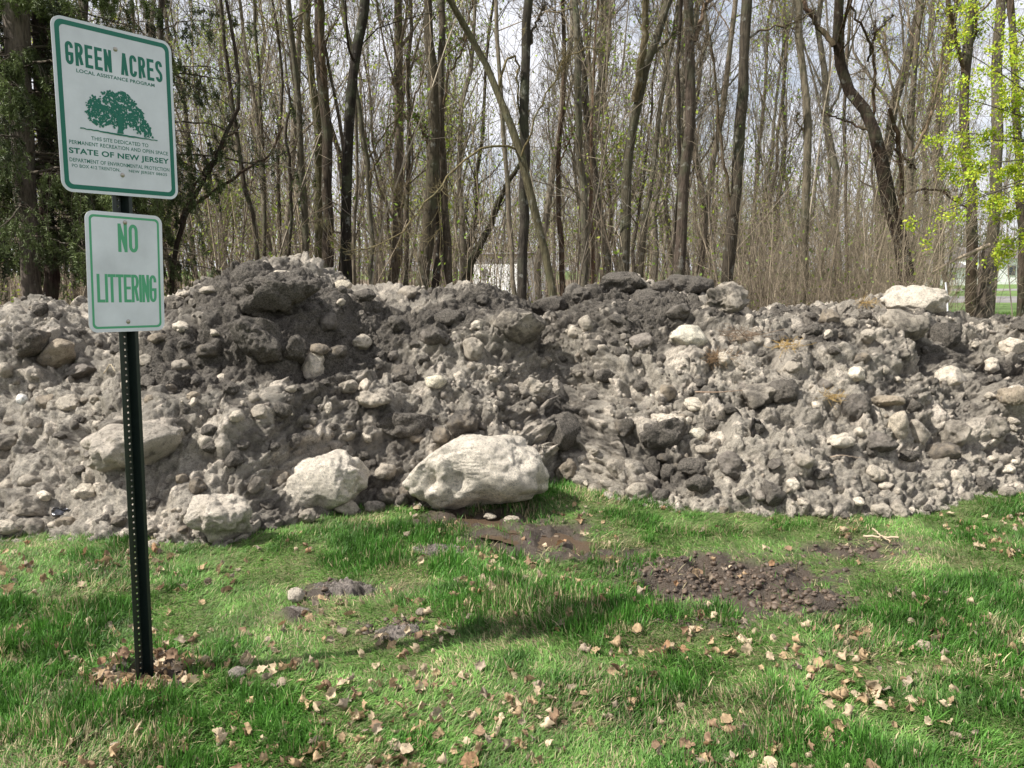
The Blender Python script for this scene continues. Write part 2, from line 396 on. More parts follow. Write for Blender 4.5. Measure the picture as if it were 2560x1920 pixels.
# ------------------------------------------------------------------ ice chunks
def rock(seed, sub, facets=5, rough=1.0, asp=(1, 1, 1), blk=1.0):
    bm = bmesh.new(); bmesh.ops.create_icosphere(bm, subdivisions=sub, radius=1.0)
    V = np.array([v.co[:] for v in bm.verts]); Fc = np.array([[v.index for v in f.verts] for f in bm.faces]); bm.free()
    r_ = np.random.default_rng(seed); o = seed*3.77
    if blk != 1.0: V = np.sign(V)*np.abs(V)**blk; V /= np.linalg.norm(V, axis=1).max()
    U, V = V, V*np.array(asp)
    n = fbm(V[:, 0]*1.3+o, V[:, 1]*1.3, V[:, 2]*1.3, oct=2, seed=o)*.24*rough
    n += fbm(V[:, 0]*3.4+o, V[:, 1]*3.4, V[:, 2]*3.4, oct=2, seed=o+3)*.085*rough
    if sub >= 4: n += fbm(V[:, 0]*9+o, V[:, 1]*9, V[:, 2]*9, oct=2, seed=o+5)*.028*rough
    if sub >= 5: n += fbm(V[:, 0]*24+o, V[:, 1]*24, V[:, 2]*24, oct=2, seed=o+6)*.010*rough
    V = U*(1+n)[:, None]
    for k in range(facets):                                          # melted flats
        d = r_.normal(size=3); d /= np.linalg.norm(d); t = r_.uniform(.55, .85); q = V@d
        V = V-np.where(q > t, (q-t)*.75, 0)[:, None]*d
    for k in range(int(2*rough+1)):                                  # hollows
        d = r_.normal(size=3); d /= np.linalg.norm(d); q = V/np.linalg.norm(V, axis=1, keepdims=True)@d
        V = V*(1-.22*rough*np.exp(-((1-q)/.06)))[:, None]
    if sub >= 5: V = V*(1+.006*vn(V[:, 0]*40, V[:, 1]*40, V[:, 2]*40))[:, None]
    V /= np.abs(V).max(0)
    return V, Fc
def from_axes(p, axes, V): return p+V@axes
BR = (.80, .72, .60); LT = (.66, .59, .49); TN = (.50, .42, .32); GY_ = (.40, .355, .31); DK = (.22, .19, .16)
G_H = 'large lumps of dirty ice'
# px, py, width, height, tone, dirt, facets, roughness, label (pixels of the photo give only where it lies on the pile and its size)
HERO = [
 (1176, 1184, 372, 205, (.86, .79, .68), .10, 1, .8, 'largest boulder of pale cream ice, at the foot of the pile by the puddle', 'boulder'),
 (806, 1222, 225, 172, (.84, .77, .66), .14, 1, .8, 'big wedge of pale ice with a dark underside just left of the largest boulder', 'boulder'),
 (547, 1298, 160, 140, (.76, .69, .59), .22, 1, 1.1, 'rounded pitted block of ice at the grass edge right of the sign post', 'boulder'),
 (330, 1116, 255, 145, (.70, .63, .54), .24, 2, .9, 'long sloping slab of tan grey ice partly behind the sign post', 'slab'),
 (140, 882, 112, 105, TN, .25, 5, .7, 'tan block with a dark cap left of the no littering sign', 'boulder'),
 (82, 855, 100, 110, TN, .50, 5, .7, 'leaning tan and grey block at the left edge, behind another tan block', 'boulder'),
 (196, 925, 82, 70, GY_, .35, 5, 1.0, 'small peaked grey rock of ice left of the post below the tan blocks', 'ice chunk'),
 (690, 735, 240, 130, DK, .80, 1, 1.9, 'dark soil covered mass forming the highest peak of the pile', 'boulder'),
 (640, 850, 165, 140, DK, .80, 7, 1.2, 'angular blackish block under the highest peak of the pile', 'boulder'),
 (735, 878, 80, 84, DK, .85, 6, 1.0, 'small dark block right of the angular blackish one', 'ice chunk'),
 (705, 688, 62, 30, BR, .02, 4, .8, 'white patch of clean ice on the dark peak', 'ice chunk'),
 (782, 918, 58, 78, BR, .05, 5, 1.0, 'upright whitish shard of ice below the dark block', 'ice chunk'),
 (796, 874, 52, 32, TN, .35, 3, .6, 'brownish pebble of ice resting above the upright whitish shard', 'ice chunk'),
 (845, 875, 50, 32, TN, .55, 3, .6, 'dark brown pebble of ice right of the brownish one', 'ice chunk'),
 (1006, 948, 94, 80, TN, .50, 5, .8, 'round grey tan boulder left of the small cream block', 'boulder'),
 (1089, 950, 60, 34, (.85, .78, .62), -.2, 4, .5, 'small bright cream block in the middle of the pile', 'ice chunk'),
 (872, 963, 54, 40, LT, .25, 4, .7, 'light lump left of the small white knob', 'ice chunk'),
 (912, 968, 38, 44, BR, -.2, 4, .8, 'small white knob of ice left of the round grey tan boulder', 'ice chunk'),
 (928, 1008, 100, 50, LT, .30, 4, 1.2, 'flat lobed light lump below the small white knob', 'ice chunk'),
 (1010, 1060, 150, 90, DK, .62, 5, 1.0, 'wide dark brown mound of ice above the largest boulder on its left', 'boulder'),
 (1160, 1062, 94, 92, TN, .55, 5, 1.0, 'grey brown boulder just above the top of the largest boulder', 'boulder'),
 (1100, 1085, 52, 44, TN, .45, 3, .6, 'smaller tan cobble left of the grey brown boulder', 'ice chunk'),
 (1040, 1092, 70, 26, TN, .35, 3, .6, 'long finger of tan ice lying above the largest boulder', 'ice chunk'),
 (1397, 1085, 136, 110, TN, .68, 5, .9, 'soil topped boulder to the upper right of the largest boulder', 'boulder'),
 (1322, 978, 104, 76, LT, .30, 3, 1.5, 'three lobed light grey lump right of centre', 'ice chunk'),
 (1182, 873, 60, 70, LT, .28, 4, .9, 'upright tan lump below the pale shoulder of ice near the crest', 'ice chunk'),
 (1285, 816, 150, 96, LT, .52, 5, .9, 'broad pale grey shoulder of ice near the crest at centre', 'boulder'),
 (1128, 790, 86, 52, DK, .95, 4, .8, 'blackest lump near the crest at centre', 'ice chunk'),
 (1088, 847, 80, 60, GY_, .50, 5, .9, 'grey lump below the blackest lump', 'ice chunk'),
 (1408, 818, 62, 52, LT, .30, 6, 1.0, 'light block with a hollow front right of the pale shoulder', 'ice chunk'),
 (1723, 848, 100, 80, (.90, .84, .70), -.35, 5, .6, 'brightest cream boulder in the upper right of the pile', 'boulder'),
 (1598, 850, 66, 52, GY_, .25, 5, .8, 'blocky grey lump left of the brightest cream boulder', 'ice chunk'),
 (1806, 762, 145, 118, LT, .40, 7, 1.4, 'jagged light grey boulder on the crest right of two dark ones', 'boulder'),
 (1726, 708, 140, 66, GY_, .62, 5, .7, 'smooth humped grey boulder on the crest left of the jagged one', 'boulder'),
 (1549, 708, 132, 66, DK, .72, 6, 1.1, 'lumpy dark boulder on the crest left of the smooth humped one', 'boulder'),
 (1650, 716, 50, 36, DK, .8, 5, .9, 'small dark lump in the gap between two crest boulders', 'ice chunk'),
 (1619, 745, 90, 54, GY_, .75, 6, 1.1, 'dark grey block below the gap between two crest boulders', 'ice chunk'),
 (1378, 768, 100, 68, DK, .85, 4, 1.0, 'dark round boulder beside the foot of the leaning tree', 'boulder'),
 (1450, 735, 70, 44, DK, .85, 5, 1.0, 'dark lump on the crest right of the leaning tree foot', 'ice chunk'),
 (1690, 778, 60, 42, GY_, .5, 6, 1.0, 'angular grey lump below the smooth humped boulder', 'ice chunk'),
 (1890, 985, 96, 102, LT, .38, 4, 1.3, 'tall knobbly light lump right of centre with a dark foot', 'boulder'),
 (1957, 975, 80, 68, GY_, .55, 4, .8, 'greenish grey lump right beside the tall knobbly one', 'ice chunk'),
 (1655, 1088, 128, 98, TN, .72, 4, 1.0, 'brown boulder under a white cap above the dark hollow', 'boulder'),
 (1664, 1050, 108, 36, BR, -.1, 3, 1.1, 'white cap of clean ice lying on the brown boulder', 'ice chunk'),
 (1745, 1086, 44, 34, (.86, .8, .66), -.3, 3, .6, 'small bright chunk right of the white capped boulder', 'ice chunk'),
 (1759, 1118, 46, 24, LT, .2, 3, .6, 'flat light cobble below the small bright chunk', 'ice chunk'),
 (1543, 1172, 60, 54, LT, .42, 4, .9, 'speckled round lump at the foot right of the largest boulder', 'ice chunk'),
 (1626, 1172, 54, 70, TN, .68, 4, .8, 'tall brown lump in the dark hollow at the foot', 'ice chunk'),
 (1662, 1144, 42, 30, TN, .45, 3, .6, 'tan cobble on top of the dark hollow at the foot', 'ice chunk'),
 (1668, 1184, 38, 46, DK, .75, 3, .7, 'black egg shaped lump in the dark hollow at the foot', 'ice chunk'),
 (1730, 1166, 86, 50, TN, .75, 4, .9, 'wide dark brown lump right of the dark hollow', 'ice chunk'),
 (1752, 1212, 76, 58, DK, .72, 6, .9, 'dark angular lump at the foot below the wide brown one', 'ice chunk'),
 (1832, 1166, 84, 82, GY_, .50, 4, 1.0, 'big grey lump at the foot right of the dark hollow', 'boulder'),
 (1414, 1178, 62, 68, TN, .35, 4, 1.0, 'rough tan lump just right of the largest boulder', 'ice chunk'),
 (1650, 1240, 50, 40, GY_, .55, 4, .8, 'round grey cobble low at the grass edge below the dark hollow', 'ice chunk'),
 (1930, 1240, 78, 76, GY_, .55, 4, 1.2, 'crumbling grey lump at the grass edge on the right', 'ice chunk'),
 (1560, 1065, 56, 52, TN, .55, 4, .9, 'hollow fronted tan lump left of the brown boulder', 'ice chunk'),
 (1667, 984, 44, 48, TN, .3, 4, .8, 'egg shaped tan lump above the white cap', 'ice chunk'),
 (1510, 942, 54, 38, TN, .6, 4, .9, 'brown grey lump above and right of the three lobed lump', 'ice chunk'),
 (2288, 744, 160, 92, (.80, .73, .62), .10, 1, .9, 'bright cream boulder topping the pile on the far right', 'boulder'),
 (2262, 805, 120, 100, LT, .35, 4, 1.0, 'light boulder with a black shadowed side under the bright cream top boulder', 'boulder'),
 (2362, 840, 80, 82, GY_, .78, 5, 1.0, 'dark grey lump right of the black shadowed boulder', 'boulder'),
 (2366, 948, 92, 72, BR, .10, 4, .9, 'white lump in the middle of the right slope', 'ice chunk'),
 (2532, 990, 66, 54, TN, .25, 4, .9, 'tan block at the right edge of the pile', 'ice chunk'),
 (2538, 865, 70, 50, BR, .1, 4, .8, 'pale patch of ice near the crest at the right edge', 'ice chunk'),
 (2135, 1020, 72, 82, GY_, .5, 4, .9, 'big grey lump on the lower right slope with a dark underside', 'boulder'),
 (2218, 1003, 84, 38, TN, .25, 3, .5, 'flat tongue shaped tan slab on the right slope', 'slab'),
 (2247, 1062, 58, 88, (.68, .6, .48), .12, 4, .9, 'upright cream tan shard below the tongue shaped slab', 'ice chunk'),
 (2299, 1072, 54, 68, LT, .25, 4, .7, 'rounded light lump right of the upright cream tan shard', 'ice chunk'),
 (2396, 1082, 84, 96, LT, .38, 4, 1.0, 'tall light topped boulder on the lower right slope', 'boulder'),
 (2485, 1065, 74, 62, LT, .45, 4, 1.0, 'grey lump between the tall light topped boulder and the right edge', 'ice chunk'),
 (2204, 1110, 86, 62, GY_, .45, 4, 1.0, 'broad grey lump below the upright shard', 'ice chunk'),
 (2180, 1126, 38, 32, DK, .5, 3, .5, 'smooth dark pebble in front of the broad grey lump', 'ice chunk'),
 (2100, 1104, 72, 40, BR, .12, 4, .8, 'flat whitish lump left of the smooth dark pebble', 'ice chunk'),
 (2085, 1027, 40, 46, LT, .15, 3, .6, 'oval light cobble left of the big grey lump on the right', 'ice chunk'),
 (2014, 1152, 50, 42, LT, .3, 4, .7, 'light squarish cobble low on the right slope', 'ice chunk'),
 (2358, 1132, 90, 54, TN, .55, 5, .8, 'brown flat faced block below the tall light topped boulder', 'ice chunk'),
 (2528, 1230, 54, 30, LT, .4, 3, .6, 'grey cobble on the grass edge at the far right', 'ice chunk'),
 (364, 900, 44, 38, LT, .3, 4, .6, 'round grey lump just right of the post below the signs', 'ice chunk'),
 (454, 918, 48, 36, LT, .32, 4, .7, 'pale grey lump beside the dark gap right of the post', 'ice chunk'),
 (552, 945, 36, 38, BR, .05, 5, .7, 'small squared white chunk above the left lobe of snow', 'ice chunk'),
 (576, 974, 46, 44, DK, .6, 4, .9, 'dark knob beside the small squared white chunk', 'ice chunk'),
 (373, 996, 28, 26, TN, .2, 3, .5, 'small tan pebble right of the post, casting a shadow', 'ice chunk'),
 (458, 1060, 42, 46, LT, .4, 4, .7, 'grey lump at the upper right corner of the long tan slab', 'ice chunk'),
 (517, 876, 56, 42, TN, .5, 5, .9, 'grey block left of the angular blackish block', 'ice chunk'),
 (490, 1216, 50, 46, TN, .45, 3, .8, 'round tan ball of ice above the pitted block', 'ice chunk'),
 (452, 1198, 38, 32, TN, .35, 3, .7, 'small tan knob up and left of the round tan ball', 'ice chunk'),
 (648, 1216, 44, 44, LT, .35, 3, .8, 'soft grey lump left of the big wedge', 'ice chunk'),
 (700, 1196, 66, 50, TN, .35, 5, 1.1, 'rough tan lump at the upper left corner of the big wedge', 'ice chunk'),
 (63, 1272, 92, 70, LT, .35, 4, .9, 'big pale round lump at the lower left of the pile', 'boulder'),
 (14, 1322, 78, 46, BR, .2, 4, .8, 'pale block cut by the left edge at the grass', 'ice chunk'),
 (88, 1325, 46, 44, LT, .35, 4, .6, 'round tan cobble below the big pale round lump', 'ice chunk'),
 (138, 1318, 34, 28, LT, .1, 3, .5, 'small whitish cobble in the grass edge at lower left', 'ice chunk'),
 (166, 1298, 54, 38, TN, .3, 4, .7, 'smooth tan lump beside the scrap of foil', 'ice chunk'),
 (89, 1060, 38, 36, TN, .45, 3, .5, 'brown round cobble on the left slope', 'ice chunk'),
 (59, 1004, 34, 32, (.95, .94, .9), -.6, 3, .6, 'pure white lump on the left slope, the whitest of all', 'ice chunk'),
 (14, 926, 34, 46, LT, .3, 4, .7, 'pale lump cut by the left edge halfway up', 'ice chunk'),
 (78, 1203, 56, 34, LT, .35, 3, .6, 'low grey cobble on the lower left slope', 'ice chunk'),
 (18, 1212, 42, 36, LT, .3, 3, .6, 'grey cobble at the left edge level with the low one', 'ice chunk'),
 (436, 762, 64, 46, LT, .45, 6, .9, 'grey block on the crest right of the no littering sign', 'ice chunk'),
 (522, 728, 46, 28, LT, .25, 4, .7, 'tan block on the crest below the left slope of the peak', 'ice chunk'),
 (464, 735, 34, 18, BR, .1, 3, .6, 'thin pale flake on the crest right of the sign', 'ice chunk'),
 (858, 716, 48, 34, (.78, .7, .56), -.05, 4, .6, 'cream ball on the crest just right of the dark peak', 'ice chunk'),
 (905, 738, 64, 40, GY_, .5, 5, .9, 'grey lump below and right of the cream ball', 'ice chunk'),
 (968, 1240, 56, 50, TN, .48, 4, 1.0, 'tan lump wedged between the big wedge and the largest boulder', 'ice chunk'),
 (1020, 1228, 50, 40, TN, .4, 4, .8, 'small tan lump touching the left end of the largest boulder', 'ice chunk'),
 (938, 1282, 54, 34, LT, .35, 4, .8, 'small grey lump at the grass between the two biggest boulders', 'ice chunk'),
 (860, 1312, 60, 42, LT, .3, 4, .8, 'rounded grey lump at the grass below the big wedge', 'ice chunk'),
 (775, 1312, 46, 44, LT, .35, 4, .8, 'peaked grey lump at the grass below the left end of the wedge', 'ice chunk'),
]
def basis_for(n):
    return None
rocks_done = []
TILT = {(806, 1222): 24, (330, 1116): 20, (140, 882): 42, (82, 855): 50, (196, 925): 40, (640, 850): -25, (1806, 762): 20, (2247, 1062): -12}
def put_rock(px, py, w, h, tone, dirt_, facets, rough, label, cat, seed, on_ground=False, group=G_H):
    if on_ground: p = ground(px, py+h*.35); nrm = np.array([0, 0, 1.0]); z = p[1]*cP
    else:
        r = hit(px, py)
        if r is None: return
        p, nrm = r; z = project(p)[2]
    rw, rh = w/F*z/2, h/F*z/2
    sub = 6 if w > 120 else 5 if w > 60 else 4
    g_ = (rw*rh)**.5; V, Fc = rock(seed, sub, facets, rough, (rw/g_*1.1, 1.1, rh/g_*1.1), .62 if w > 300 else .85 if w > 140 else .93)
    rd = (rw+rh)*.46 if not on_ground else rw*.8
    tl = rad(TILT.get((px, py), 0)); V0 = V
    if tl: q_ = abs(math.cos(tl)), abs(math.sin(tl)); rw, rh = rw*1.02, rh*(.95 if abs(tl) < .5 else .8)
    V = V*np.array([rw, rd, rh])
    if w > 75 and not on_ground: V[:, 1] += np.clip(-V0[:, 2]+.15, 0, 2)**1.6*rd*.38
    if tl: V[:, 0], V[:, 2] = V[:, 0]*math.cos(tl)-V[:, 2]*math.sin(tl)*.8, V[:, 2]*math.cos(tl)+V[:, 0]*math.sin(tl)*.8
    a = random.uniform(-.25, .25); ca, sa = math.cos(a), math.sin(a)
    V[:, 0], V[:, 1] = V[:, 0]*ca-V[:, 1]*sa, V[:, 0]*sa+V[:, 1]*ca
    me = mesh_np('ice_boulder' if cat in ('boulder', 'slab') else 'ice_chunk', V, Fc, M['snow_obj'])
    if on_ground: c = np.array([p[0], p[1], rh*.5])
    else:
        d = p-np.array([0, 0, CAMH]); d /= np.linalg.norm(d)
        c = p-d*(rd*(.34 if w > 140 else .16))
        c[2] = max(c[2], rh*.84 if py > 1150 else rh*.3)
    o = new(me.name, me, None, tuple(c)); o.color = (*(np.array(tone)*.92), dirt_+.12)
    tag(o, label, cat, group); rocks_done.append((px, py, max(w, h)*.5))
    return o
for k, hrow in enumerate(HERO):
    put_rock(*hrow, seed=100+k)
SGRP = 'ice lumps melting on the lawn'
put_rock(738, 1482, 52, 42, LT, .15, 4, .7, 'smooth grey tan lump sitting alone on the lawn by a bare patch', 'ice chunk', 400, True, SGRP)
put_rock(594, 1678, 52, 36, GY_, .2, 3, .5, 'half hidden grey stone in the grass right of the post base', 'stone', 401, True, SGRP)
put_rock(1053, 1528, 30, 28, TN, .3, 3, .6, 'small round brown lump on bare soil in the middle of the lawn', 'ice chunk', 402, True, SGRP)
put_rock(1280, 1296, 44, 18, LT, .25, 3, .8, 'low crumbs of ice in the puddle below the largest boulder', 'ice chunk', 403, True, SGRP)
put_rock(1225, 1288, 36, 18, LT, .25, 3, .8, 'small crumb of ice left of the one in the puddle', 'ice chunk', 404, True, SGRP)
# low remains of snow on the lawn
def slush(px, py, rx, ry, h, label, seed):
    c = ground(px, py); n = 70; g = np.linspace(-1, 1, n); X, Y = np.meshgrid(g, g); q = np.sqrt(X**2+Y**2)+.35*fbm(X*2.2, Y*2.2, oct=3, seed=seed+2)
    hh = h*np.clip(1-q**2*(1+.5*fbm(X*2, Y*2, oct=3, seed=seed)), -.3, 1)+fbm(X*7, Y*7, oct=4, seed=seed, g=.7)*h*.55-.05*np.clip(q-.75, 0, 1)*4
    V = np.stack([c[0]+X*rx, c[1]+Y*ry, hh-.004], -1).reshape(-1, 3)
    col = np.tile(np.array([.33, .29, .26, .35]), (n*n, 1)); col[:, 3] += .35*fbm(X*3, Y*3, oct=2, seed=seed).ravel()
    o = new('slush_patch', mesh_np('slush_patch', V, grid_faces(n, n), M['snow_attr'], col=col)); tag(o, label, 'snow remnant', 'remains of snow on the lawn')
slush(862, 1466, .19, .09, .022, 'long low patch of grey slush right of the lone lump on the lawn', 1)
slush(1000, 1578, .12, .09, .015, 'thin grey slush on the bare soil in the middle of the lawn', 5)
slush(1100, 1372, .17, .11, .02, 'grey slush patch in the tall grass below the puddle', 9)
slush(728, 1528, .09, .06, .01, 'small dark slush spot below the lone lump on the lawn', 14)

# mid sized chunks: one template of each shape, copied
tmpl = [mesh_np('ice_chunk', *rock(500+k, 4, 4, .9), M['snow_obj']) for k in range(14)]
tones = [(LT, .3, 'grey tan'), (TN, .4, 'brownish'), (GY_, .5, 'grey'), (BR, .1, 'whitish'), (DK, .75, 'dark'), (LT, .2, 'grey tan'), (GY_, .6, 'grey')]
zones = ['left edge', 'slope behind the post', 'slope right of the post', 'slope below the dark peak', 'middle slope', 'slope above the puddle', 'right middle slope', 'right slope', 'far right slope']
n_mid = 0; tries = 0; inst = []
while n_mid < 178 and tries < 9000:
    tries += 1
    px = rng.uniform(0, 2560); py = rng.uniform(700, 1370)
    by = np.interp(px, [a for a, _ in BASE_PX], [b for _, b in BASE_PX]); cy = np.interp(px, [a for a, _ in CREST_PX], [b for _, b in CREST_PX])
    if py < cy+14 or py > by-2: continue
    w = float(rng.uniform(24, 62)*(1 if rng.random() < .75 else .8)); 
    if any((px-a)**2+(py-b)**2 < (r+w*.42)**2 for a, b, r in rocks_done): continue
    r = hit(px, py)
    if r is None: continue
    p, nrm = r; z = project(p)[2]; rr = w/F*z/2
    t = tones[int(rng.integers(len(tones)))]
    low = py > by-130
    o = new('ice_chunk', tmpl[int(rng.integers(14))]); sc = rr*np.array([rng.uniform(.8, 1.15), rng.uniform(.8, 1.1), rng.uniform(.62, .95)])
    o.scale = sc; o.rotation_euler = (rng.uniform(-.5, .5), rng.uniform(-.5, .5), rng.uniform(0, 6.28))
    o.location = tuple(p-nrm*rr*.12); o.color = (*(np.array(t[0])*rng.uniform(.85, 1.1)), t[1]+.16+rng.uniform(-.12, .14))
    size = 'melon sized' if w > 46 else 'grapefruit sized' if w > 34 else 'fist sized'
    zone = zones[min(8, int(px/2560*9))]; part = 'foot of the' if low else 'crest of the' if py < cy+90 else ''
    lab = f"{size} {t[2]} chunk {'at the foot' if low else 'by the crest' if part else 'on the face'} of the {zone}"
    tag(o, lab, 'ice chunk', f"{size} {t[2]} chunks, {part or 'face'} {zone}")
    rocks_done.append((px, py, w*.5)); n_mid += 1

# the countless small rubble, one mesh
def rubble(n, r0, r1, sub, seed):
    r_ = np.random.default_rng(seed); T = [rock(700+k, sub, 3, .75) for k in range(12)]
    Fc0 = T[0][1]; nv = len(T[0][0]); TV = np.stack([t[0] for t in T])
    xs_ = r_.uniform(-7.9, 7.9, n); ss_ = r_.beta(1.0, 1.25, n)*1.9
    clump = vn(xs_*2.2+7, ss_*LEN*2.2); keep = r_.random(n) < .30+.95*clump; xs_, ss_, clump = xs_[keep], ss_[keep], clump[keep]; n = len(xs_)
    ii = np.clip(np.searchsorted(mxs, xs_), 0, NX-1); jj = np.clip(np.searchsorted(ms, ss_), 0, len(ms)-1)
    P = P1[jj, ii]; Nn = NRM.reshape(P1.shape)[jj, ii]
    R = r0*(r1/r0)**(r_.random(n)**1.7)*(.8+.3*clump)
    A = r_.normal(size=(n, 3, 3)); Q, _ = np.linalg.qr(A)
    sc = R[:, None]*r_.uniform(.6, 1.15, (n, 3))
    V = TV[r_.integers(12, size=n)]*sc[:, None, :]; V = np.einsum('nvk,nkj->nvj', V, Q)+(P+Nn*(R*.02)[:, None])[:, None, :]
    tn = r_.random(n); pal = np.array([LT, TN, GY_, BR, DK, LT, GY_, GY_]); pi = r_.integers(8, size=n)
    c = pal[pi]*.5+np.array([.33, .295, .25])*.5; c = c*r_.uniform(.7, 1.25, (n, 1)); c[pi == 3] *= 1.35; dl = dirt[jj, ii]*.9+r_.uniform(-.25, .3, n)+np.where(pi == 4, .3, 0)+np.where(pi == 3, -.25, 0)+.08
    C = np.repeat(np.column_stack([c, dl])[:, None, :], nv, 1)
    Fc = (Fc0[None]+(np.arange(n)*nv)[:, None, None]).reshape(-1, 3)
    return V.reshape(-1, 3), Fc, C.reshape(-1, 4)
V1, F1, C1 = rubble(5200, .026, .058, 3, 1); V2, F2, C2 = rubble(17000, .011, .026, 2, 2)
V = np.concatenate([V1, V2]); me = mesh_np('snow_rubble', V, np.concatenate([F1, F2+len(V1)]), M['snow_attr'], col=np.concatenate([C1, C2]))
tag(new('snow_rubble', me), 'countless pebble sized crumbs of grey and tan ice strewn over the pile', 'ice rubble', kind='stuff')
# ------------------------------------------------------------------ sign on its post
PHI = rad(54)
RX = np.array([math.cos(PHI), math.sin(PHI), 0]); NX_ = np.array([math.sin(PHI), -math.cos(PHI), 0])
M['white'] = plain('white sign sheeting', (.60, .625, .69), .35, spec=.4, nz=6)
M['alu'] = plain('sign edge metal', (.55, .55, .56), .35, .8)
M['dgreen'] = plain('dark green ink', (.0, .125, .085), .4)
M['lgreen'] = plain('faded green ink', (.075, .33, .18), .45)
M['post'] = plain('green black post paint', (.006, .012, .011), .38, spec=.5, nz=25)
M['bolt'] = plain('bolt steel', (.35, .32, .28), .4, .7)
sign = new('sign_post', None, None, tuple(ground(363, 1697))); sign.location.z = 0
sign.rotation_euler = (Matrix.Rotation(rad(1.1), 3, 'Y') @ Matrix.Rotation(PHI, 3, 'Z')).to_euler()
tag(sign, 'dark perforated post carrying a big green bordered park sign above a smaller no littering sign', 'sign')
# post: U channel, open to the front (local -y is the face of the sign)
def build_post(H=2.54):
    bm = bmesh.new(); step = .0254; hr = .0042; hw = .0105; n = int(H/step); yb0 = .033
    prof = [(-.039, 0), (-.0265, 0), (-hw, yb0), (hw, yb0), (.0265, 0), (.039, 0)]
    cache = {}
    def v(x, y, z):
        k = (round(x, 6), round(y, 6), round(z, 6))
        if k not in cache: cache[k] = bm.verts.new((x, y, z))
        return cache[k]
    for i in range(-4, n):
        z0 = i*step; z1 = z0+step; zc = (z0+z1)/2
        for a, b in ((0, 1), (1, 2), (3, 4), (4, 5)):
            bm.faces.new([v(*prof[a], z0), v(*prof[b], z0), v(*prof[b], z1), v(*prof[a], z1)])
        m = 16; ring = [v(hr*math.cos(2*math.pi*k/m), yb0, zc+hr*math.sin(2*math.pi*k/m)) for k in range(m)]
        sq = []
        for k in range(m):
            c, s = math.cos(2*math.pi*k/m), math.sin(2*math.pi*k/m); t = min(hw/abs(c) if abs(c) > 1e-6 else 9, (step/2)/abs(s) if abs(s) > 1e-6 else 9)
            sq.append((c*t, zc+s*t))
        corner = {2: (hw, z1), 6: (-hw, z1), 10: (-hw, z0), 14: (hw, z0)}
        for k, c in corner.items(): sq[k] = c
        for k in range(m):
            j = (k+1) % m
            bm.faces.new([v(sq[k][0], yb0, sq[k][1]), v(sq[j][0], yb0, sq[j][1]), ring[j], ring[k]])
    me = bpy.data.meshes.new('post'); bm.to_mesh(me); bm.free(); me.materials.append(M['post'])
    o = new('post', me, sign); md = o.modifiers.new('thick', 'SOLIDIFY'); md.thickness = .0032; md.offset = 0
    return o
build_post()
def rrect(w, h, r, n=10):
    out = []
    for cx, cy, a0 in ((w/2-r, h/2-r, 0), (-w/2+r, h/2-r, 90), (-w/2+r, -h/2+r, 180), (w/2-r, -h/2+r, 270)):
        for k in range(n+1):
            a = rad(a0+90*k/n); out.append((cx+r*math.cos(a), cy+r*math.sin(a)))
    return out
def add_plate(bm, pts, y0, y1):
    a = [bm.verts.new((x, y0, z)) for x, z in pts]; b = [bm.verts.new((x, y1, z)) for x, z in pts]
    bm.faces.new(a); bm.faces.new(b[::-1]); n = len(pts)
    for k in range(n): bm.faces.new([a[k], b[k], b[(k+1) % n], a[(k+1) % n]])
def add_ring(bm, po, pi, y):
    a = [bm.verts.new((x, y, z)) for x, z in po]; b = [bm.verts.new((x, y, z)) for x, z in pi]; n = len(po)
    for k in range(n): bm.faces.new([a[k], a[(k+1) % n], b[(k+1) % n], b[k]])
def bmo(name, bm, mat, parent, loc=(0, 0, 0), smooth=False):
    me = bpy.data.meshes.new(name); bm.normal_update(); bm.to_mesh(me); bm.free(); me.materials.append(mat)
    if smooth: me.polygons.foreach_set('use_smooth', [True]*len(me.polygons))
    return new(name, me, parent, loc)
def text_mesh(s, cx, cz, w, h, off, mat, parent, name='lettering', y=-.0031):
    cu = bpy.data.curves.new('t', 'FONT'); cu.body = s; cu.offset = off; cu.resolution_u = 4; cu.space_character = 1.05
    o = bpy.data.objects.new('t', cu); COL.objects.link(o)
    dg = bpy.context.evaluated_depsgraph_get(); me = bpy.data.meshes.new_from_object(o.evaluated_get(dg))
    bpy.data.objects.remove(o); bpy.data.curves.remove(cu)
    n = len(me.vertices); V = np.zeros(n*3); me.vertices.foreach_get('co', V); V = V.reshape(-1, 3)
    mn, mxx = V[:, :2].min(0), V[:, :2].max(0)
    X = (V[:, 0]-mn[0])/(mxx[0]-mn[0])*w-w/2+cx; Z = (V[:, 1]-mn[1])/(mxx[1]-mn[1])*h-h/2+cz
    me.vertices.foreach_set('co', np.column_stack([X, np.full(n, y), Z]).ravel()); me.materials.clear(); me.materials.append(mat); me.update()
    return new(name, me, parent)
def _arc(cx, cy, rx, ry, a0, a1, n=9): return [(cx+rx*math.cos(rad(a0+(a1-a0)*k/n)), cy+ry*math.sin(rad(a0+(a1-a0)*k/n))) for k in range(n+1)]
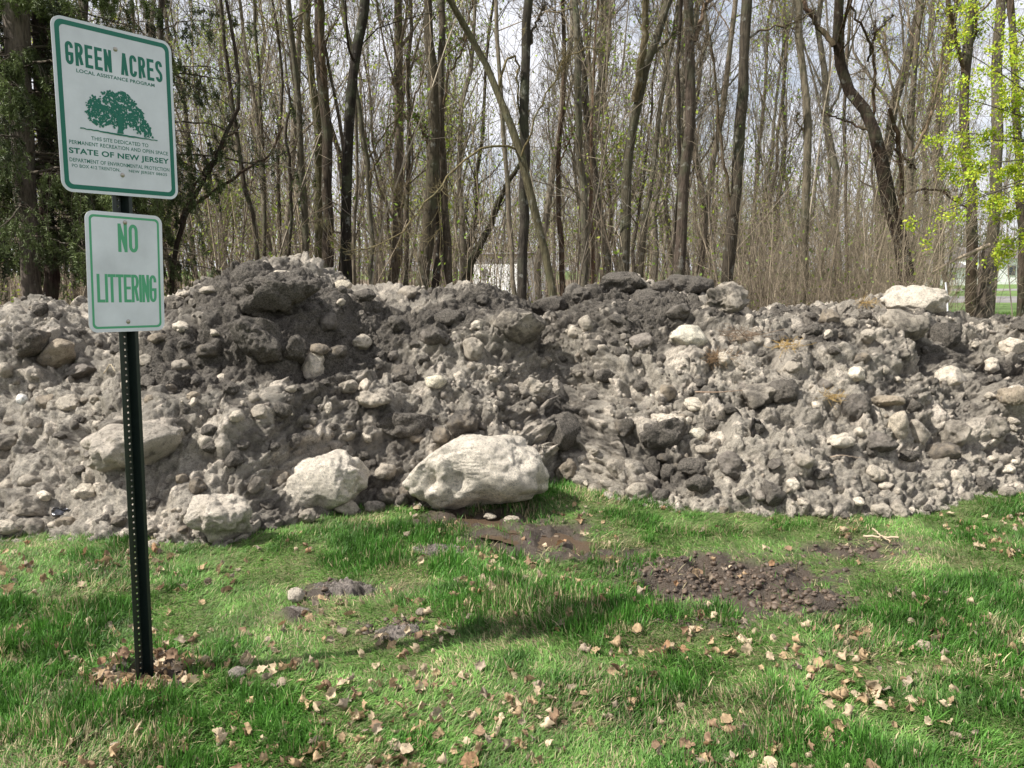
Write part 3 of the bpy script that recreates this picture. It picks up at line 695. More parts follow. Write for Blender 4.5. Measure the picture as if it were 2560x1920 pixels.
GLY = {'C': [_arc(.5, .8, .5, .2, -12, 180)+_arc(.5, .2, .5, .2, 180, 372)], 'O': [_arc(.5, .8, .5, .2, 0, 180)+_arc(.5, .2, .5, .2, 180, 360)+[(1, .8)]],
       'G': [_arc(.5, .8, .5, .2, -12, 180)+_arc(.5, .2, .5, .2, 180, 360)+[(1, .46)], [(1.0, .46), (.52, .46)]],
       'S': [_arc(.5, .8, .5, .2, -8, 180)+[(.02, .68), (.2, .58), (.8, .42), (.98, .32)]+_arc(.5, .2, .5, .2, 0, -172)],
       'R': [[(0, 0), (0, 1)], [(0, 1)]+_arc(.55, .77, .45, .23, 90, -90)+[(0, .54)], [(.55, .54), (1, 0)]],
       'E': [[(0, 0), (0, 1)], [(0, 1), (1, 1)], [(0, .52), (.88, .52)], [(0, 0), (1, 0)]], 'N': [[(0, 0), (0, 1)], [(0, 1), (1, 0)], [(1, 0), (1, 1)]],
       'A': [[(0, 0), (.5, 1), (1, 0)], [(.18, .3), (.82, .3)]], 'L': [[(0, 1), (0, 0)], [(0, 0), (1, 0)]], 'I': [[(.5, 0), (.5, 1)]], 'T': [[(.5, 0), (.5, 1)], [(0, 1), (1, 1)]]}
def block(s, cx, cz, lw, h, gap, t, space, mat, par):
    adv = [space if ch == ' ' else (t if ch == 'I' else lw) for ch in s]; tot = sum(adv)+gap*(len(s)-1); x = cx-tot/2; bm = bmesh.new(); yy = -.0031
    for ch, a in zip(s, adv):
        for path in GLY.get(ch, []):
            yy -= 6e-6; P = np.array([(x+t/2+px_*(a-t), cz-h/2+t/2+pz*(h-t)) for px_, pz in path]); n = len(P)
            closed = np.allclose(P[0], P[-1]); T_ = np.gradient(P, axis=0) if not closed else (np.roll(P[:-1], -1, 0)-np.roll(P[:-1], 1, 0))
            if closed: T_ = np.vstack([T_, T_[:1]])
            T_ /= np.linalg.norm(T_, axis=1, keepdims=True)+1e-9; Nn = np.column_stack([-T_[:, 1], T_[:, 0]])*t/2
            E = P.copy()
            if not closed and n == 2: d_ = (P[1]-P[0])/np.linalg.norm(P[1]-P[0]); E[0] -= d_*t/2*(abs(d_[0]*d_[1]) < .01); E[1] += d_*t/2*(abs(d_[0]*d_[1]) < .01)
            if ch == 'A' and n == 3:
                Nn = np.array([[t*.53, 0], [t*.53, 0], [-t*.53, 0]]); Nn[1] = [0, 0]
                for p0, p1 in ((P[0]+[0, -t/2], P[1]+[0, t/2]), (P[2]+[0, -t/2], P[1]+[0, t/2])):
                    yy -= 6e-6; bm.faces.new([bm.verts.new((q_[0]+e, yy, q_[1])) for q_, e in ((p0, -t*.52), (p0, t*.52), (p1, t*.52), (p1, -t*.52))])
                continue
            vs = [(bm.verts.new((e[0]-n_[0], yy, e[1]-n_[1])), bm.verts.new((e[0]+n_[0], yy, e[1]+n_[1]))) for e, n_ in zip(E, Nn)]
            for k in range(n-1): bm.faces.new([vs[k][0], vs[k+1][0], vs[k+1][1], vs[k][1]])
        x += a+gap
    return bmo('lettering', bm, mat, par)
def panel(zc, w, h, r, inset, bw, ink, bolts, tilt, label):
    bm = bmesh.new(); add_plate(bm, rrect(w, h, r), -.0028, 0)
    p = bmo('sign_panel', bm, M['white'], sign, (0, -.004, zc)); p.rotation_euler = (0, tilt, 0); tag(p, label)
    p.data.materials.append(M['alu'])
    for f in p.data.polygons:
        if abs(f.normal.y) < .5 or f.normal.y > .5: f.material_index = 1
    bm = bmesh.new(); add_ring(bm, rrect(w-2*inset, h-2*inset, r-inset), rrect(w-2*inset-2*bw, h-2*inset-2*bw, max(.006, r-inset-bw*.6)), -.0031); bmo('border', bm, ink, p)
    for v_ in bolts:
        bm = bmesh.new(); bmesh.ops.create_uvsphere(bm, u_segments=14, v_segments=8, radius=.0085, matrix=Matrix.Translation((0, -.0028, (.5-v_)*h)) @ Matrix.Diagonal((1, .55, 1, 1)))
        bmo('bolt', bm, M['bolt'], p, smooth=True)
    return p
bigZ = CAMH+.587
p = panel(bigZ, .457, .610, .038, .011, .0165, M['dgreen'], (.121, .874), rad(-.6), 'big white sign with a dark green border and an oak tree emblem')
def T(s, v, hcap, wid, off, ink=M['dgreen'], H=.610, par=None, cx=0): return text_mesh(s, cx, (.5-v)*H, wid, hcap, off, ink, par or p)
block('GREEN ACRES', 0, (.5-.199)*.61, .0285, .080, .0064, .0116, .0215, M['dgreen'], p)
T('LOCAL ASSISTANCE PROGRAM', .291, .0128, .300, .022)
T('THIS SITE DEDICATED TO', .672, .0140, .222, .012); T('PERMANENT RECREATION AND OPEN SPACE', .708, .0140, .385, .012)
T('STATE OF NEW JERSEY', .762, .0265, .390, .030); T('DEPARTMENT OF ENVIRONMENTAL PROTECTION', .811, .0140, .390, .012)
T('PO BOX 412 TRENTON,', .846, .0140, .180, .012, cx=-.098); T('NEW JERSEY 08625', .846, .0140, .158, .012, cx=.105)
# oak emblem: leafy crown of many small flat clumps, trunk and ground line
def emblem():
    bm = bmesh.new(); r_ = random.Random(4); y = [-.0031]
    def blob(x, z, r):
        n = 7; a0 = r_.random()*6; y[0] -= 3e-7
        bm.faces.new([bm.verts.new((x+r*r_.uniform(.6, 1.15)*math.cos(a0+2*math.pi*k/n), y[0], z+r*r_.uniform(.6, 1.15)*math.sin(a0+2*math.pi*k/n))) for k in range(n)])
    out = [(-.108, .010), (-.125, .040), (-.112, .052), (-.122, .075), (-.094, .098), (-.070, .096), (-.058, .118), (-.032, .130), (-.015, .126), (.012, .137), (.040, .128), (.060, .108), (.072, .088), (.095, .070), (.103, .040), (.122, .018), (.128, -.014), (.104, -.018), (.072, -.008), (.045, .012), (.030, .020), (.024, .002), (.010, -.004), (.004, .014), (-.010, .010), (-.020, -.002), (-.030, .014), (-.052, .002), (-.080, -.006)]
    from mathutils.geometry import intersect_point_line
    def inside(x, z):
        c = False; n = len(out)
        for i in range(n):
            x1, z1 = out[i]; x2, z2 = out[i-1]
            if (z1 > z) != (z2 > z) and x < (x2-x1)*(z-z1)/(z2-z1)+x1: c = not c
        return c
    k = 0
    while k < 2500:
        x, z = r_.uniform(-.13, .135), r_.uniform(-.025, .14)
        if not inside(x, z): continue
        d = mnoise.noise(Vector((x*70, z*70, 0)))
        if d < -.30: k += 1; continue
        blob(x, z, r_.uniform(.0022, .0046)); k += 1
    for i in range(len(out)):
        a, b = out[i-1], out[i]
        for t in (0, .33, .66): blob(a[0]+(b[0]-a[0])*t+r_.uniform(-.004, .004), a[1]+(b[1]-a[1])*t+r_.uniform(-.004, .004), r_.uniform(.003, .0055))
    yy = -.0045
    def poly(pts):
        bm.faces.new([bm.verts.new((x, yy, z)) for x, z in pts])
    poly([(-.012, -.020), (.014, -.020), (.010, 0), (.012, .030), (.030, .060), (.022, .062), (.006, .040), (.002, .075), (-.004, .075), (-.004, .040), (-.022, .062), (-.030, .060), (-.010, .030), (-.006, 0)])
    top = [(-.150+.30*k/24, -.018-.006*abs(k-12)/12*0+.003*mnoise.noise(Vector((k*.7, 0, 0)))-.008*(k/24)) for k in range(25)]
    poly(top+[(x, z-.0035-.002*mnoise.noise(Vector((x*90, 5, 0)))-.003*math.exp(-(x/.08)**2)) for x, z in top[::-1]])
    o = bmo('emblem', bm, M['dgreen'], p, (0, 0, (.5-.588)*.61))
emblem()
q = panel(CAMH+.0-.012, .305, .457, .032, .0135, .0085, M['lgreen'], (.078, .915), rad(.9), 'small white sign with a thin pale green border reading no littering')
block('NO', .010, (.5-.208)*.457, .037, .108, .006, .0128, .02, M['lgreen'], q); block('LITTERING', .002, (.5-.632)*.457, .0298, .108, .0010, .0112, .02, M['lgreen'], q)

# ------------------------------------------------------------------ tubes and branches
def tubes(P, R, sides):
    """P (m,k,3) centre lines, R (m,k) radii -> vertices, quads"""
    m, k, _ = P.shape
    T_ = np.gradient(P, axis=1); T_ /= np.linalg.norm(T_, axis=-1, keepdims=True)+1e-9
    mean = T_.mean(1); ref = np.where(np.abs(mean[:, 2:3]) > .7, np.array([[1., .2, 0]]), np.array([[0, .1, 1.]]))[:, None, :]
    A = np.cross(T_, ref); A /= np.linalg.norm(A, axis=-1, keepdims=True)+1e-9; B = np.cross(T_, A)
    th = np.arange(sides)*2*math.pi/sides
    V = P[:, :, None, :]+R[:, :, None, None]*(np.cos(th)[None, None, :, None]*A[:, :, None, :]+np.sin(th)[None, None, :, None]*B[:, :, None, :])
    a = np.arange(m*k*sides).reshape(m, k, sides); b = np.roll(a, -1, 2)
    Fq = np.stack([a[:, :-1], b[:, :-1], b[:, 1:], a[:, 1:]], -1).reshape(-1, 4)
    return V.reshape(-1, 3), Fq
def join(parts):
    Vs, Fs, o = [], {}, 0
    for V, Fq in parts:
        if len(V) == 0: continue
        Vs.append(V); Fs.setdefault(Fq.shape[1], []).append(Fq+o); o += len(V)
    return np.concatenate(Vs), [np.concatenate(f) for f in Fs.values()]
def resample(pts, n):
    pts = np.asarray(pts, float); d = np.r_[0, np.cumsum(np.linalg.norm(np.diff(pts, axis=0), axis=1))]; t = np.linspace(0, d[-1], n)
    out = np.column_stack([np.interp(t, d, pts[:, c]) for c in range(3)])
    for _ in range(2): out[1:-1] = .25*out[:-2]+.5*out[1:-1]+.25*out[2:]
    return out
def sprout(P, R, per, t0, t1, lfac, K, r_, up=.25, ang=(25, 65), rf=.55, L0=None, kink=.22, flat=None):
    """children of a batch of tubes; lfac length as a fraction of the parent's"""
    m, k, _ = P.shape; plen = np.linalg.norm(np.diff(P, axis=1), axis=-1).sum(1)
    par = np.repeat(np.arange(m), per); n = len(par); t = r_.uniform(t0, t1, n)*(k-1); i = np.clip(t.astype(int), 0, k-2); f = (t-i)[:, None]
    p0 = P[par, i]*(1-f)+P[par, i+1]*f; tan = P[par, i+1]-P[par, i]; tan /= np.linalg.norm(tan, axis=1, keepdims=True)+1e-9
    r0 = R[par, i]*(1-f[:, 0])+R[par, i+1]*f[:, 0]
    rv = r_.normal(size=(n, 3)); 
    if flat is not None: rv = rv*flat
    side = np.cross(tan, rv); side /= np.linalg.norm(side, axis=1, keepdims=True)+1e-9
    a = np.radians(r_.uniform(*ang, n))[:, None]; d = tan*np.cos(a)+side*np.sin(a)
    ln = (plen[par]*lfac if L0 is None else np.full(n, L0))*r_.uniform(.45, 1.2, n)*(1.15-.55*t/(k-1))
    Q = np.zeros((n, K, 3)); Q[:, 0] = p0; st = (ln/(K-1))[:, None]
    for j in range(1, K):
        d = d+r_.normal(size=(n, 3))*kink+np.array([0, 0, up]); d /= np.linalg.norm(d, axis=1, keepdims=True)
        Q[:, j] = Q[:, j-1]+d*st
    rr = np.minimum(r0*rf*r_.uniform(.5, 1.1, n), ln*.03)[:, None]*np.linspace(1, .22, K)[None]
    return Q, rr
def leaf_cards(C, size, r_, col, tip=None, up=.5):
    """one small folded diamond leaf for every point of C"""
    n = len(C); d = r_.normal(size=(n, 3)); d /= np.linalg.norm(d, axis=1, keepdims=True); nr = r_.normal(size=(n, 3)); nr[:, 2] += up
    s = np.cross(d, nr); s /= np.linalg.norm(s, axis=1, keepdims=True)+1e-9; sz = (size*r_.uniform(.6, 1.4, n))[:, None]
    V = np.stack([C, C+d*sz*.5+s*sz*.34, C+d*sz, C+d*sz*.5-s*sz*.34], 1).reshape(-1, 3)
    a = np.arange(n)*4; Fq = np.stack([a, a+1, a+2, a+3], -1)
    c = np.array(col)*r_.uniform(.65, 1.3, (n, 1)); c[:, 0] *= r_.uniform(.8, 1.2, n)
    return V, Fq, np.repeat(c, 4, 0)
def pts_on(P, per, r_, jit):
    m, k, _ = P.shape; idx_ = r_.integers(0, m, per); t = r_.uniform(.35, 1, per)*(k-1); i = np.clip(t.astype(int), 0, k-2); f = (t-i)[:, None]
    return P[idx_, i]*(1-f)+P[idx_, i+1]*f+r_.normal(size=(per, 3))*jit

BR_, GR_, DB_, PL_ = (.115, .10, .082), (.15, .145, .115), (.055, .045, .038), (.23, .21, .175)
tree_n = [0]
def tree_obj(name, label, base, trunk_parts, crown_parts, leaves, color, cat='tree', group=None, crown_color=None):
    t = new(name, None, None, tuple(base)); tag(t, label, cat, group)
    def ch(nm, V, Fq, mat, col=None, c=None):
        o = new(nm, mesh_np(nm, V-np.asarray(base), Fq, mat, col=col), t); o.color = (*(c or color), 1); return o
    V, Fq = join(trunk_parts); ch('trunk', V, Fq, M['bark'])
    if crown_parts: V, Fq = join(crown_parts); ch('crown', V, Fq, M['bark'], c=crown_color or color)
    if leaves is not None: ch('foliage', leaves[0], leaves[1], M['leaf'], leaves[2])
    return t
def traced(label, d, pts, w0, w1, color, limbs=(), twigs=1.0, leaves=0, lcol=(.16, .26, .035), grow_up=4.5, name='bare_tree', tw_t0=.25, group=None, lsize=.05, twl=.27):
    """a tree whose trunk runs through the given sight lines at distance d; limbs = (points, w0, w1)"""
    r_ = np.random.default_rng(1000+tree_n[0]); tree_n[0] += 1
    P = [atY(x, y, d) for x, y in pts]
    for k in range(1, len(P)): P[k][1] += fbm(np.array([k*.6]), np.array([d+pts[0][0]*.01]), oct=2)[0]*.25
    b = P[0].copy()
    if b[2] > -.05: P.insert(0, np.array([b[0]-(P[1][0]-b[0])*.1, b[1], -.08]))
    u = P[-1]-P[-2]; u = u/np.linalg.norm(u); top = P[-1].copy()
    if pts[-1][1] <= 10 and grow_up:
        P.append(top+u*grow_up*.5+np.array([r_.normal()*.15, r_.normal()*.2, .2])); P.append(top+u*grow_up+np.array([r_.normal()*.4, r_.normal()*.4, .4]))
    n = 26; Q = resample(P, n); Q[1:] += r_.normal(size=(n-1, 3))*.012
    px2m = d*1.0/F; zz = Q[:, 2]; r0, r1 = w0*px2m/2, w1*px2m/2
    hz = np.clip((zz-1.5)/max(1e-3, (top[2]-1.5)), 0, 1.6); R = r0+(r1-r0)*hz; R = np.maximum(R*np.where(zz > top[2], np.clip(1-(zz-top[2])/(grow_up*1.2+.1), .2, 1), 1), .006)
    R = R*(1+.35*np.exp(-np.clip(zz, 0, 9)/.25)); R *= 1+.05*r_.normal(size=n)
    tr = [tubes(Q[None], R[None], 12)]; cr_ = []; PB, RB = [Q[6:]], [R[6:]]
    for lp in limbs:
        pp, a0, a1 = lp; LP = [atY(x, y, d) for x, y in pp]
        for k in range(1, len(LP)): LP[k][1] += (k*.12)*(1 if (len(pp)+int(pp[0][0])) % 2 else -1)
        j = np.argmin(np.linalg.norm(Q-LP[0], axis=1)); LP[0][1] = Q[j][1]
        q2 = resample(LP, 20); q2[1:] += r_.normal(size=(19, 3))*.012; rr = np.linspace(a0, a1, 20)*px2m/2
        cr_.append(tubes(q2[None], rr[None], 8)); PB.append(q2); RB.append(rr)
    lf = None
    if twigs > 0:
        allP = np.stack(PB); allR = np.stack([np.asarray(x) for x in RB])
        m = len(PB)
        B1, q1 = sprout(allP, allR, max(2, int(13*twigs)), tw_t0, .98, twl, 8, r_, .10, (30, 75), .30, kink=.20)
        B2, q2_ = sprout(B1, q1, 6, .2, .98, .52, 6, r_, .10, (25, 65), .6, kink=.22)
        B3, q3 = sprout(B2, q2_, 6, .2, .98, .6, 5, r_, .06, (25, 60), .65, kink=.22)
        q1 = np.maximum(q1, .0035); q2_ = np.maximum(q2_, .0026); q3 = np.maximum(q3, .0017)
        cr_ += [tubes(B1, q1, 5), tubes(B2, q2_, 3), tubes(B3, q3, 3)]
        if leaves: lf = leaf_cards(pts_on(B3, leaves, r_, .06), lsize, r_, lcol)
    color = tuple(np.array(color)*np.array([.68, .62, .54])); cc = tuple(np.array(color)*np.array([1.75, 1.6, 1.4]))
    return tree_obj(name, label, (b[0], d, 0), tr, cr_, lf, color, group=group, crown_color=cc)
TR = traced
TR('slim straight grey tree, first one right of the highest dark peak\'s left slope', 14, [(765, 650), (757, 500), (745, 400), (740, 250), (733, 100), (722, 0)], 17, 14, GR_, twigs=.8, leaves=150)
TR('mossy greenish trunk at the back left of a close cluster of three', 15, [(797, 680), (795, 460), (793, 275), (775, 140), (762, 0)], 22, 16, (.13, .13, .075), leaves=260)
TR('dark thick trunk with a bulge, in the middle of a close cluster of three', 13, [(822, 700), (820, 500), (824, 370), (813, 270), (800, 180), (795, 90), (795, 0)], 28, 22, (.075, .062, .05), limbs=[([(818, 300), (812, 170), (810, 60), (812, -40)], 16, 12)], leaves=120)
TR('blackish thick trunk bending right at its top, right of a cluster of three', 12, [(862, 700), (870, 550), (876, 410), (871, 320), (874, 230), (883, 160), (896, 92), (910, 0)], 26, 23, (.028, .024, .020), twigs=.6)
TR('thin dark stem rising close against the left of the blackish trunk', 13, [(848, 690), (858, 540), (862, 430), (850, 300), (820, 180), (800, 60), (790, 0)], 11, 6, BR_, twigs=.5)
TR('slender grey tree sweeping to the left above, right of the blackish trunk', 13.5, [(929, 695), (926, 500), (915, 370), (896, 275), (888, 185), (873, 115), (855, 0)], 12, 9, GR_, limbs=[([(918, 400), (960, 340), (1000, 300), (1020, 260)], 5, 3), ([(922, 470), (935, 420), (970, 380), (1010, 290)], 6, 3)], leaves=160)
TR('pale thin pole tree hugging the right of the blackish trunk', 14, [(880, 700), (887, 500), (893, 370), (894, 280), (890, 120), (900, 0)], 9, 7, PL_, twigs=.5)
TR('thin straight tree halfway between the blackish trunk and the twin trunks', 15, [(1013, 690), (1018, 460), (1018, 320), (1025, 183), (1029, 0)], 12, 9, BR_, limbs=[([(1018, 300), (990, 220), (960, 100), (950, 0)], 5, 3), ([(1020, 290), (1055, 180), (1075, 60)], 5, 3)], leaves=300)
TR('left trunk of the twin pair at centre, swollen at its foot', 13, [(1055, 700), (1066, 600), (1080, 480), (1087, 370), (1090, 300), (1082, 206), (1072, 115), (1068, 0)], 38, 20, (.10, .09, .068), limbs=[([(1076, 370), (1050, 310), (1033, 285)], 8, 5)], leaves=120, tw_t0=.45)
TR('right trunk of the twin pair at centre, nearly straight', 13.4, [(1121, 692), (1115, 550), (1106, 435), (1100, 320), (1098, 230), (1103, 115), (1103, 0)], 20, 16, BR_, limbs=[([(1102, 300), (1120, 200), (1165, 120), (1190, 0)], 6, 4)], leaves=200)
TR('short dark stem wedged between the feet of the twin pair', 13.2, [(1088, 700), (1091, 600), (1092, 480), (1090, 400)], 20, 12, (.06, .05, .042), twigs=0)
TR('leaning mossy trunk slanting up to the right in front of the white building', 15, [(1160, 705), (1190, 627), (1231, 550), (1258, 476), (1300, 412)], 22, 10, (.075, .07, .05), twigs=.5)
TR('pale young trunk just left of the straight dark one', 11.5, [(1286, 745), (1274, 595), (1272, 458), (1262, 366), (1254, 298), (1249, 160), (1240, 0)], 13, 9, PL_, twigs=.7, leaves=80)
TR('straight dark trunk standing behind the dip of the pile', 10.5, [(1308, 800), (1309, 650), (1311, 504), (1309, 320), (1311, 183), (1315, 69), (1322, 0)], 26, 21, (.062, .058, .052), limbs=[([(1316, 130), (1335, 60), (1365, 0)], 8, 5)], tw_t0=.5)
TR('bowed mossy trunk whose foot is right of the dip and whose top sweeps far left', 10.2, [(1393, 760), (1368, 641), (1341, 527), (1309, 412), (1281, 298), (1249, 229), (1212, 128), (1176, 78), (1121, 0)], 23, 15, (.14, .135, .09), limbs=[([(1290, 370), (1255, 364), (1226, 366), (1185, 388), (1144, 428), (1112, 487), (1070, 520), (1043, 577), (990, 620), (900, 635)], 6, 2.5), ([(1244, 225), (1260, 140), (1290, 120), (1300, 240), (1296, 290)], 7, 4), ([(1300, 400), (1330, 320), (1410, 150), (1500, 140)], 5, 3)], tw_t0=.4)
TR('knobbly brown trunk with a burl, right of the bowed one', 13, [(1409, 733), (1400, 550), (1391, 412), (1405, 298), (1403, 240), (1409, 183), (1415, 60), (1410, 0)], 14, 9, (.11, .082, .064), limbs=[([(1393, 420), (1425, 350), (1440, 300)], 5, 3)], leaves=160)
TR('smooth grey trunk standing midway between the bowed one and the forked one', 12.5, [(1460, 710), (1462, 504), (1451, 366), (1444, 229), (1439, 92), (1437, 0)], 19, 15, (.155, .15, .125), twigs=.8, leaves=100)
TR('peeling pinkish trunk right behind the smooth grey one', 14, [(1482, 664), (1478, 504), (1478, 275), (1488, 100), (1492, 0)], 9, 6, (.22, .15, .115), twigs=.6)
TR('forked dark trunk leaning right, behind the left crest boulders', 12, [(1556, 690), (1570, 458), (1584, 320), (1598, 206), (1639, 92), (1675, 0)], 29, 18, (.105, .10, .078), limbs=[([(1592, 250), (1600, 160), (1606, 60), (1606, -50)], 20, 15), ([(1620, 150), (1680, 90), (1700, 60)], 8, 4)], leaves=60, tw_t0=.5)
TR('slimmer leaning trunk parallel to the forked dark one', 14, [(1598, 673), (1620, 504), (1648, 366), (1666, 183), (1690, 60), (1700, 0)], 15, 10, (.16, .15, .12), leaves=120)
TR('thick scaly trunk with a dark forked top, behind the smooth humped boulder', 11.5, [(1690, 690), (1704, 580), (1717, 412), (1726, 298), (1733, 137), (1726, 69), (1712, 0)], 29, 22, (.105, .088, .078), limbs=[([(1737, 100), (1755, 50), (1776, 0), (1790, -60)], 11, 8)], tw_t0=.5)
TR('thin dark stem close behind the left of the thick scaly trunk', 12.5, [(1692, 664), (1698, 366), (1692, 183), (1698, 0)], 11, 9, (.07, .058, .05), twigs=.5)
TR('pale leaning trunk between the two thick ones on the right', 13, [(1749, 680), (1772, 527), (1795, 366), (1818, 206), (1836, 46), (1842, 0)], 15, 12, (.22, .195, .165), twigs=.7)
TR('thick upright trunk directly behind the jagged crest boulder', 11, [(1814, 715), (1831, 550), (1845, 320), (1850, 183), (1855, 0)], 30, 24, (.085, .076, .064), limbs=[([(1833, 560), (1804, 412), (1785, 320), (1767, 183), (1753, 114)], 9, 5), ([(1852, 120), (1880, 85), (1960, 75), (2010, 50)], 6, 3)], tw_t0=.45)
TR('pale straight trunk standing alone on the right of centre', 12, [(2008, 740), (2008, 458), (2010, 320), (2005, 183), (2000, 0)], 22, 15, (.205, .19, .155), limbs=[([(2005, 340), (1985, 310), (1978, 280)], 5, 3)], twigs=.6)
TR('dark crooked tree leaning left with two rising limbs, behind the bright cream boulder', 12, [(2290, 720), (2257, 602), (2233, 545), (2204, 482), (2184, 386), (2182, 313), (2175, 280), (2131, 217), (2093, 154), (2085, 95), (2093, 0)], 38, 20, (.062, .048, .040),
   limbs=[([(2085, 115), (2065, 70), (2040, 24), (2030, -30)], 14, 10), ([(2184, 290), (2180, 145), (2141, 87), (2102, 39)], 8, 5), ([(2177, 150), (2180, 87), (2213, 53)], 6, 3), ([(2172, 333), (2127, 299), (2078, 275)], 7, 3), ([(2247, 560), (2245, 511), (2233, 410), (2213, 347), (2184, 289)], 15, 9), ([(2240, 490), (2286, 475), (2324, 477), (2382, 525)], 6, 4), ([(2225, 375), (2250, 395), (2270, 430)], 6, 4)], twigs=.7, tw_t0=.3)
TR('slim stem left of the dark crooked tree', 15, [(2117, 720), (2122, 482), (2117, 241), (2122, 48), (2124, 0)], 9, 7, (.15, .13, .11), twigs=.7, leaves=120)
TR('grey tree with open spreading limbs behind the dark crooked tree', 17, [(2276, 720), (2277, 458), (2281, 337), (2290, 193), (2305, 0)], 17, 11, (.19, .17, .145), limbs=[([(2284, 388), (2319, 299), (2334, 193), (2348, 48)], 9, 5), ([(2282, 345), (2250, 300), (2212, 210), (2190, 90)], 7, 4), ([(2300, 340), (2360, 240), (2380, 160)], 5, 3)], leaves=700, lcol=(.42, .46, .06))
TR('leafy maple trunk, tallest at the right with bright yellow green leaves', 14, [(2430, 790), (2425, 602), (2416, 434), (2413, 289), (2420, 169), (2435, 0)], 26, 20, (.115, .095, .075), limbs=[([(2418, 180), (2382, 110), (2355, 40), (2334, -20)], 12, 8), ([(2420, 150), (2450, 80), (2460, 0)], 8, 5)], leaves=700, lcol=(.40, .47, .05), lsize=.05, name='leafy_maple')
TR('grey trunk behind the leafy maple on its right', 16, [(2474, 775), (2472, 602), (2478, 386), (2498, 169), (2517, 0)], 27, 22, (.16, .145, .12), leaves=700, lcol=(.38, .44, .06), lsize=.05)
TR('last trunk at the right edge with yellow green leaves in front', 14, [(2553, 790), (2553, 578), (2546, 289), (2541, 0)], 20, 16, (.12, .10, .085), leaves=500, lcol=(.40, .47, .05), lsize=.05)
TR('stem with jagged broken top left of the slim straight grey tree', 13, [(722, 660), (733, 458), (719, 320), (733, 252), (721, 220)], 9, 6, (.065, .055, .045), twigs=.4)
TR('thin wavering stem left of the broken topped one', 15, [(702, 650), (695, 480), (686, 380), (700, 300), (707, 128), (685, 0)], 8, 6, BR_, twigs=.7, leaves=120)
TR('straight young tree halfway between the conifer boughs and the dark peak', 15, [(660, 660), (655, 412), (646, 275), (641, 137), (632, 0)], 10, 8, GR_, leaves=200)
TR('dark leaning stem whose foot meets the left flank of the peak', 13, [(641, 680), (632, 504), (595, 412), (575, 300), (560, 150), (555, 0)], 12, 8, (.075, .065, .05), leaves=100)
TR('multi limbed dark tree arching right out of the conifer shade', 11, [(425, 740), (440, 600), (470, 520), (508, 470), (550, 380), (595, 320), (634, 279), (600, 200), (580, 100), (565, 0)], 12, 7, (.055, .045, .038), limbs=[([(455, 560), (470, 480), (504, 398), (577, 302)], 8, 5), ([(480, 520), (531, 472), (595, 421), (655, 380), (682, 298)], 9, 5)], twigs=.8, tw_t0=.2)

# broken hollow stump and the dead limb leaning on it, far right
def stump():
    d = 13.4; base = atY(2464, 775, d); base[2] = 0; P = resample([base+np.array([0, 0, -.05]), atY(2464, 700, d), atY(2466, 650, d), atY(2470, 618, d)], 16)
    R = np.linspace(.135, .115, 16)*(1+.08*rng.normal(size=16)); V, Fq = tubes(P[None], R[None], 18)
    V = V.reshape(16, 18, 3); V[-1, :, 2] += rng.uniform(-.16, .12, 18); V[-2, :, 2] += rng.uniform(-.03, .02, 18); V = V.reshape(-1, 3); nrm = fbm(V[:, 0]*9, V[:, 1]*9, V[:, 2]*5, oct=3, seed=5)
    ctr = np.repeat(P, 18, 0); V = ctr+(V-ctr)*(1+.22*nrm)[:, None]
    t = new('broken_stump', None, None, (base[0], base[1], 0)); tag(t, 'broken off hollow tree stump beside the leafy maple trunk', 'stump')
    o = new('trunk', mesh_np('trunk', V-np.array([base[0], base[1], 0]), Fq, M['bark']), t); o.color = (.13, .105, .085, 1)
    a, b = atY(2375, 655, d-.2), atY(2474, 612, d-.2); Q = resample([a+np.array([-.35, 0, -.22]), a, b], 10); V, Fq = tubes(Q[None], np.linspace(.014, .035, 10)[None], 8)
    o = new('fallen_limb', mesh_np('fallen_limb', V, Fq, M['bark'])); o.color = (.36, .29, .21, 1); tag(o, 'pale dead limb leaning on the broken stump', 'fallen branch')
stump()

